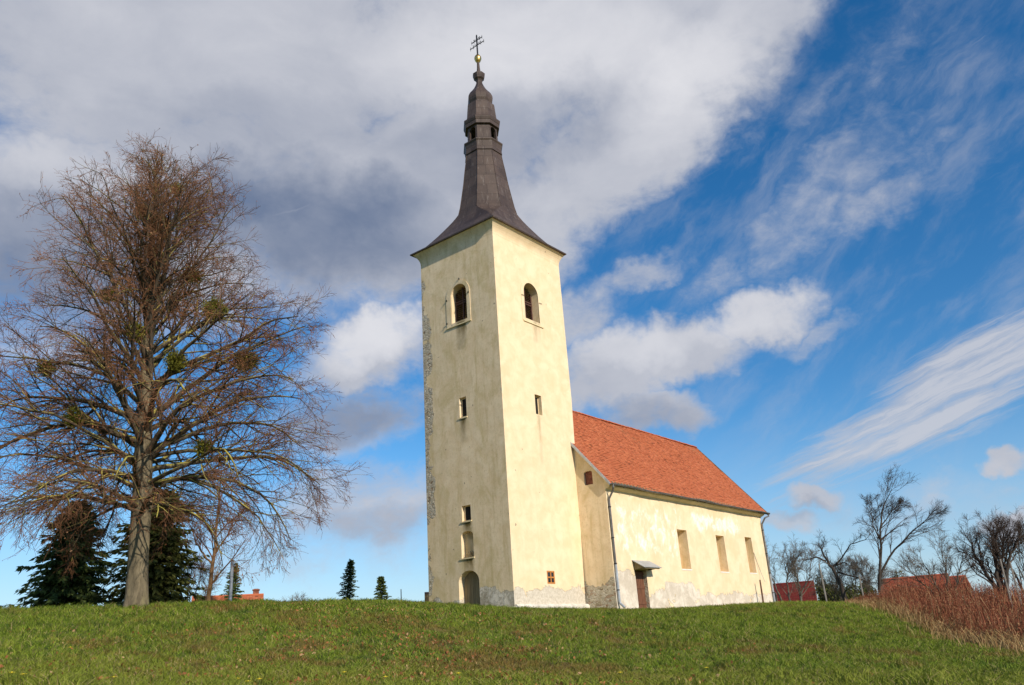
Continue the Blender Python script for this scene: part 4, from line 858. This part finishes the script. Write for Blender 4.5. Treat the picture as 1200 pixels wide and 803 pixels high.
# ------------------------------------------------------------------ far houses
M['farwall'] = simple('far_plaster', (.50, .44, .34), .95, .2, 1.5); M['redsheet'] = simple('red_painted_boards', (.20, .022, .018), .8, .3, 2.5, stretch=(1, 1, 4), bump=.3)
M['redroof'] = tiles('dark_red_roof', (.13, .016, .014), (.20, .030, .024), (.20, .028, .022)); M['darkroof'] = simple('dark_shed_roof', (.035, .032, .035), .9, .3, 3); M['shedwood'] = simple('dark_shed_wood', (.06, .045, .035), .9, .3, 3)
def house(name, label, cat_, az, d, l0, l1, zr, ze, depth, rot, wallm, roofm, chim=None, gap=.25, wins=0):
    """long side seen; ridge at zr, eaves at ze"""
    c = fr(az, d, (l0+l1)/2, 0); zg = gz1(c[0], c[1]); L = (l1-l0)/2; root = thing(name, label, cat_, (c[0], c[1], zg)); yaw = R(az-90)+R(rot)
    ux = Vector((math.cos(yaw), math.sin(yaw), 0)); uy = Vector((-math.sin(yaw), math.cos(yaw), 0)); C = Vector((c[0], c[1], 0)); D2 = depth/2
    P = lambda a, b, z: C+ux*a+uy*b+Vector((0, 0, z))
    mb = MB(); mb.prism([P(-L+gap, -D2+gap, zg-1), P(-L+gap, D2-gap, zg-1), P(-L+gap, D2-gap, ze+.05), P(-L+gap, 0, zr-.12), P(-L+gap, -D2+gap, ze+.05)], ux*(2*L-2*gap)); wl = mb.build('wall', wallm, root)
    V, F = [], []; n = 22; cnt = int(2*L/.24)
    rs = np.random.RandomState(int(d))
    for s in (-1, 1):
        for k in range(n):
            t0, t1 = k/n, (k+1.25)/n
            for i in range(cnt):
                a0 = -L+i*2*L/cnt; a1 = a0+2*L/cnt-.012; j = rs.normal(0, .006); q = len(V)
                for a, t, e in ((a0, t0, .05), (a1, t0, .05), (a1, t1, .01), (a0, t1, .01)):
                    t_ = min(t, 1.0); V.append(tuple(P(a, s*D2*(1-t_), ze+(zr-ze)*t_+e+j)))
                F.append((q, q+1, q+2, q+3))
    rf = np_mesh('roof', np.array(V), np.array(F), roofm, root, (c[0], c[1], zg))
    mb = MB(); mb.prism([P(-L, -D2, ze-.03), P(-L, 0, zr-.02), P(-L, D2, ze-.03), P(-L, D2, ze-.1), P(-L, 0, zr-.1), P(-L, -D2, ze-.1)], ux*(2*L)); mb.build('roof_underside', M['soffit'], rf)
    mb = MB(); mb.tube([P(-L, 0, zr+.02), P(L, 0, zr+.02)], .09, 6); mb.build('ridge_tile', roofm, rf)
    if chim:
        for a, w_, h_ in chim:
            mb = MB(); b0 = P(a, .3, 0)
            def bx(w2, z0, z1): mb.prism([b0+ux*-w2+uy*-w2+Vector((0, 0, z0)), b0+ux*w2+uy*-w2+Vector((0, 0, z0)), b0+ux*w2+uy*w2+Vector((0, 0, z0)), b0+ux*-w2+uy*w2+Vector((0, 0, z0))], (0, 0, z1-z0))
            bx(w_, ze, zr+h_); bx(w_*1.25, zr+h_, zr+h_+.09); bx(w_*.8, zr+h_+.09, zr+h_+.14); mb.build('chimney', M['brick'], rf)
    for i in range(wins):
        a = -L+gap+(i+.5)*(2*L-2*gap)/wins; z0 = ze-1.5; mb = MB()
        mb.prism([P(a-.4, -D2+gap-.03, z0), P(a+.4, -D2+gap-.03, z0), P(a+.4, -D2+gap-.03, z0+1.), P(a-.4, -D2+gap-.03, z0+1.)], uy*.05); wo_ = mb.build('window', M['white_plaster'], wl)
        mb = MB(); mb.prism([P(a-.33, -D2+gap-.045, z0+.07), P(a+.33, -D2+gap-.045, z0+.07), P(a+.33, -D2+gap-.045, z0+.93), P(a-.33, -D2+gap-.045, z0+.93)], uy*.02); mb.build('pane', M['glass'], wo_)
    return root
house('house', 'distant house showing only its orange tiled roof and chimney over the crest', 'house', 57, 80, -4.6, 1.45, 4.35, 1.6, 7., 0, M['farwall'], M['tile'], [(2.35, .26, .40)], wins=3)
house('barn', 'low dark red boarded barn half hidden by the orchard tree beside the church', 'barn', 20.6, 84, -4.8, .75, 2.55, .6, 4, 0, M['redsheet'], M['redroof'], None)
house('house', 'low house with a long red tiled roof behind the reddish thicket', 'house', 15.4, 84, -1.4, 4.4, 2.2, .5, 5, -4, M['farwall'], M['tile_far'], None, wins=3)
house('house', 'second low red roof farther right, between the bare trees', 'house', 12.9, 88, -1.0, 2.2, 2.1, .8, 5, 6, M['farwall'], M['tile_far'], None, wins=2)
house('shed', 'small dark roofed shed just showing at the left foot of the tower', 'shed', 45.3, 60, -.28, 2.2, 2.42, 1.5, 2.2, 0, M['shedwood'], M['darkroof'], None, gap=.12)

# ------------------------------------------------------------------ poles and posts
def post(name, label, cat_, az, d, lat, z1, r, m_, lean=0., group=None, sides=8, extra=None):
    b = fr(az, d, lat, 0); zg = gz1(b[0], b[1]); b[2] = zg; mb = MB(); t = fr(az, d, lat+lean, z1)
    if sides == 4: 
        mb.tube([tuple(b-np.array([0, 0, .4])), tuple((b+t)/2+np.array([.01, 0, 0])), tuple(t)], [r, r*.95, r*.8], 5)
    else: mb.tube([tuple(b-np.array([0, 0, .4])), tuple(t)], r, sides)
    if extra: extra(mb, t, r)
    o = mb.build(name, m_, None, origin=tuple(b)); return tag(o, label, cat_, group)
def cap(mb, t, r): mb.tube([tuple(t), tuple(t+np.array([0, 0, .05]))], r*1.25, 8); mb.box(t[0]-.02, t[0]+.10, t[1]-.1, t[1]+.1, t[2]-.22, t[2]-.16)
M['greypost'] = simple('grey_weathered_post', (.24, .22, .19), .95, .3, 4, stretch=(3, 3, .4)); M['brownpost'] = simple('brown_post', (.13, .07, .045), .95, .3, 4, stretch=(3, 3, .4))
M['polemetal'] = simple('grey_painted_pole', (.20, .23, .27), .5, .15, 4)
post('metal_pole', 'short grey metal pole on the crest in front of a small spruce', 'pole', 57.5, 38, -.33, 2.72, .07, M['polemetal'], extra=cap)
post('wooden_post', 'thin dark post on the skyline between the short spruce and the tower', 'post', 47, 55, -.12, 2.45, .035, M['brownpost'], sides=4)
post('wooden_post', 'slim brown post close to the south wall near the far church corner', 'post', 23.5, 51.2, .10, 1.3, .055, M['brownpost'], lean=.02, sides=4)
for lab, az, d, lat, z1, r, ln_ in [('pale leaning fence post in front of the broken dead tree', 19.4, 60, -.15, 2.5, .06, -.05), ('short pale fence post right of the broken dead tree, by the grass edge', 17.7, 60, .35, 1.55, .055, .0),
   ('thin pale fence post in the thicket beneath the many stemmed tree', 10.3, 44, .6, .9, .045, .02), ('grey fence post at the right edge behind the thicket', 9.3, 44, .2, .75, .045, 0)]:
    post('fence_post', lab, 'fence post', az, d, lat, z1, r, M['greypost'], lean=ln_, sides=4, group='old fence posts in the scrub')

# ------------------------------------------------------------------ grass, fallen leaves, flowers, the red thicket
def in_church(x, y): return (x > -.12) & (x < 22.6) & (y > -1.72) & (y < 6.6) & ~((x < 5.05) & ((y < -.2) | (y > 5.0)))
def strands(n, rs, az0, az1, d0, d1, hfun, wid, name, m_, lean=.35, mask=None, dpow=1.):
    az = rs.uniform(az0, az1, n); d = d0+(d1-d0)*rs.rand(n)**dpow
    x = CAM[0]+d*np.cos(np.radians(az)); y = CAM[1]+d*np.sin(np.radians(az)); keep = ~in_church(x, y)
    if mask is not None: keep &= mask(x, y, az, d)
    x, y, az, d = x[keep], y[keep], az[keep], d[keep]; n = len(x); z = gz(x, y)-.01; h = hfun(x, y, az, d, n); w_ = wid*rs.uniform(.6, 1.3, n)*(1+.3*(d > 25))
    a = rs.uniform(0, 2*np.pi, n); wx, wy = np.cos(a)*w_/2, np.sin(a)*w_/2; b_ = rs.uniform(0, 2*np.pi, n); ln_ = h*lean*rs.uniform(.2, 1.6, n); lx, ly = np.cos(b_)*ln_, np.sin(b_)*ln_
    B = np.stack([x, y, z], 1); W = np.stack([wx, wy, 0*wx], 1); Lv = np.stack([lx, ly, 0*lx], 1); up = np.stack([0*h, 0*h, h], 1)
    V = np.stack([B-W, B+W, B+W*.8+Lv*.35+up*.6, B-W*.8+Lv*.35+up*.6, B+Lv+up*.97+W*.12, B+Lv+up-W*.12], 1).reshape(-1, 3)
    i = np.arange(n)[:, None]*6; F = np.concatenate([i+np.array([0, 1, 2, 3]), i+np.array([3, 2, 4, 5])], 1).reshape(-1, 4)
    o = np_mesh(name, V, F, m_, None); return tag(o, kind='stuff'), np.stack([x, y, z+h], 1)
rs = np.random.RandomState(7)
def clump(x, y): return .5+.5*np.sin(x*2.1+1.7*np.sin(y*1.3))*np.sin(y*2.6+1.1*np.sin(x*1.7))
def tall(x, y): return .40+1.05*np.clip(clump(x, y)*.6+clump(x*3.1+5, y*2.7)*.5, 0, 1)
o, _ = strands(430000, rs, 3, 79, 8.5, 44, lambda x, y, az, d, n: .085*tall(x, y)*rs.uniform(.5, 1.5, n)*(1+.25*(d > 22)), .017, 'grass', M['blade'], .9, dpow=.9)
tag(o, 'short autumn lawn grass covering the bank below the church', 'grass')
o, _ = strands(60000, rs, 14, 35, 34, 60, lambda x, y, az, d, n: .10*tall(x, y)*rs.uniform(.5, 1.6, n), .02, 'grass', M['blade'], .6)
tag(o, 'short lawn grass along the foot of the nave wall', 'grass')
nt = 3600; az = rs.uniform(8, 78, nt); dd_ = rs.uniform(10, 34, nt); tx = CAM[0]+dd_*np.cos(np.radians(az)); ty = CAM[1]+dd_*np.sin(np.radians(az)); kk = (clump(tx*.5+2, ty*.5) > .35) & ~in_church(tx, ty); tx, ty = tx[kk], ty[kk]
pb = np.repeat(np.arange(len(tx)), 16); bx_ = tx[pb]+rs.normal(0, .035, len(pb)); by_ = ty[pb]+rs.normal(0, .035, len(pb)); Sx = np.stack([bx_, by_, gz(bx_, by_)-.02], 1); Dx = nrmz(np.stack([rs.normal(0, .5, len(pb)), rs.normal(0, .5, len(pb)), np.ones(len(pb))], 1)); hx = (.13*rs.uniform(.6, 1.5, len(tx)))[pb]*rs.uniform(.6, 1.2, len(pb))
Px, Rx = grow(Sx, Dx, hx, np.full(len(pb), .007), 3, .12, -1.1, rs, .25); sd_ = nrmz(np.cross(Dx, rs.normal(0, 1, Dx.shape)))
Vx = np.concatenate([Px-sd_[:, None]*Rx[:, :, None], Px+sd_[:, None]*Rx[:, :, None]], 2).reshape(len(pb), 8, 3).reshape(-1, 3); i_ = np.arange(len(pb))[:, None]*8; Fx = np.concatenate([i_+np.array([0, 1, 3, 2]), i_+np.array([2, 3, 5, 4]), i_+np.array([4, 5, 7, 6])], 1).reshape(-1, 4)
o = np_mesh('grass_tufts', Vx, Fx, M['blade']); tag(o, 'longer tufts of grass dotted over the bank', 'grass', None, 'stuff')
M['fallen'] = leafm('fallen_brown_leaves', (.20, .075, .03), (.42, .17, .065), (.52, .33, .17), .2)
n = 7500; az = rs.normal(47, 10, n); d = rs.uniform(11, 30, n); cl = rs.rand(n)
x = CAM[0]+d*np.cos(np.radians(az)); y = CAM[1]+d*np.sin(np.radians(az)); k = (clump(x*.35, y*.35)+.35*rs.rand(n) > .52) & ~in_church(x, y); x, y = x[k], y[k]
C = np.stack([x, y, gz(x, y)+rs.uniform(.015, .07, len(x))], 1); V, F = specks(C, .036, rs, .65); o = np_mesh('fallen_leaves', V, F, M['fallen']); tag(o, 'curled brown leaves scattered over the grassy bank', 'leaves', None, 'stuff')
M['petal'] = simple('yellow_petals', (.80, .62, .04), .7, .1, 5)
M['stalk'] = simple('flower_stalk', (.10, .16, .03), .8, .2, 5)
rsd = random.Random(4)
fl = None
for i, (az, d) in enumerate([(69.6, 12.3), (69.0, 12.2), (57.3, 12.4), (56.7, 12.3), (56.0, 12.5), (64.3, 12.9), (50.8, 14.), (66.8, 18.), (48.2, 12.5), (33., 14.), (27.5, 16.), (43.5, 13.)]):
    p = pol(az, d, 0); b = (p[0], p[1], gz1(p[0], p[1]))
    if fl is None:
        fl = thing('dandelion', 'tiny yellow dandelion in the foreground grass', 'flower', b, 'dandelions in the grass')
        mb = MB()
        for k in range(12):
            a = k*math.pi/6; c_, s_ = math.cos(a), math.sin(a); mb.add([(b[0], b[1], b[2]+.115), (b[0]+c_*.035-s_*.008, b[1]+s_*.035+c_*.008, b[2]+.127), (b[0]+c_*.045, b[1]+s_*.045, b[2]+.12), (b[0]+c_*.035+s_*.008, b[1]+s_*.035-c_*.008, b[2]+.127)], [(0, 1, 2, 3)])
        mb.ball((b[0], b[1], b[2]+.12), .014, 6, 4); mb.build('bloom', M['petal'], fl)
        mb = MB(); mb.tube([(b[0], b[1], b[2]-.03), (b[0]+.004, b[1], b[2]+.115)], .004, 5); mb.build('stalk', M['stalk'], fl)
    else:
        o = fl.copy(); COL.objects.link(o); o.location = Vector(b)*K; o.rotation_euler = (0, 0, rsd.uniform(0, 6))
        for ch in fl.children: c_ = ch.copy(); COL.objects.link(c_); c_.parent = o
# thicket
fa, fd = [-2, 5, 9.5, 11.5, 14, 16, 18, 19], [24, 26.5, 28.5, 32.5, 38.5, 43.5, 50, 58]
def front(az): return np.interp(az, fa, fd)
M['redstem'] = leafm('red_brown_stems', (.15, .048, .026), (.32, .115, .058), (.40, .24, .12), .2); M['dry'] = leafm('dry_tan_grass', (.30, .19, .075), (.50, .36, .17), (.22, .11, .05), .3)
mk = lambda x, y, az, d: (d > front(az)+1.5*rs.rand(len(d))**2-.2) & (d < front(az)+24)
def hh(x, y, az, d, n): t = np.clip((d-front(az))/5, 0, 1); return (.36+.80*t)*rs.uniform(.45, 1.2, n)**1.0*(.55+.65*clump(x*.45, y*.45))*(.8+.3*clump(x*1.7+3, y*1.3))*np.interp(az, [12, 15, 16.3, 17.4, 18.6], [1.1, 1.15, .8, .5, .3])
o, tips = strands(52000, rs, -2, 18.6, 24, 74, hh, .022, 'stem_thicket', M['redstem'], .16, mk, .9); tag(o, 'thicket of reddish brown dead stems on the right slope', 'thicket')
k = rs.rand(len(tips)) < .8; C = np.repeat(tips[k], 3, 0); C = C+rs.normal(0, .035, C.shape)-np.array([0, 0, .08])*rs.rand(len(C), 1)
V, F = specks(C, .030, rs, .5); o = np_mesh('seed_heads', V, F, M['redstem']); tag(o, 'reddish seed heads on the dead stems of the right slope', 'seed heads', None, 'stuff')
mk2 = lambda x, y, az, d: (d > front(az)-(2.2*rs.rand(len(d))**1.5+6*rs.rand(len(d))**7)*(.3+1.1*clump(x*.8, y*.8))) & (d < front(az)+5+9*rs.rand(len(d))**2)
o, _ = strands(80000, rs, -2, 19.5, 21, 66, lambda x, y, az, d, n: .48*rs.uniform(.35, 1.3, n)*(.7+.5*clump(x, y))*np.interp(az, [15, 19], [1, .45]), .020, 'dry_grass', M['dry'], .5, mk2, .9); tag(o, 'long straw-coloured grass along the edge of the thicket', 'dry grass')
print('verts', sum(len(o.data.vertices) for o in scene.objects if o.type == 'MESH'))
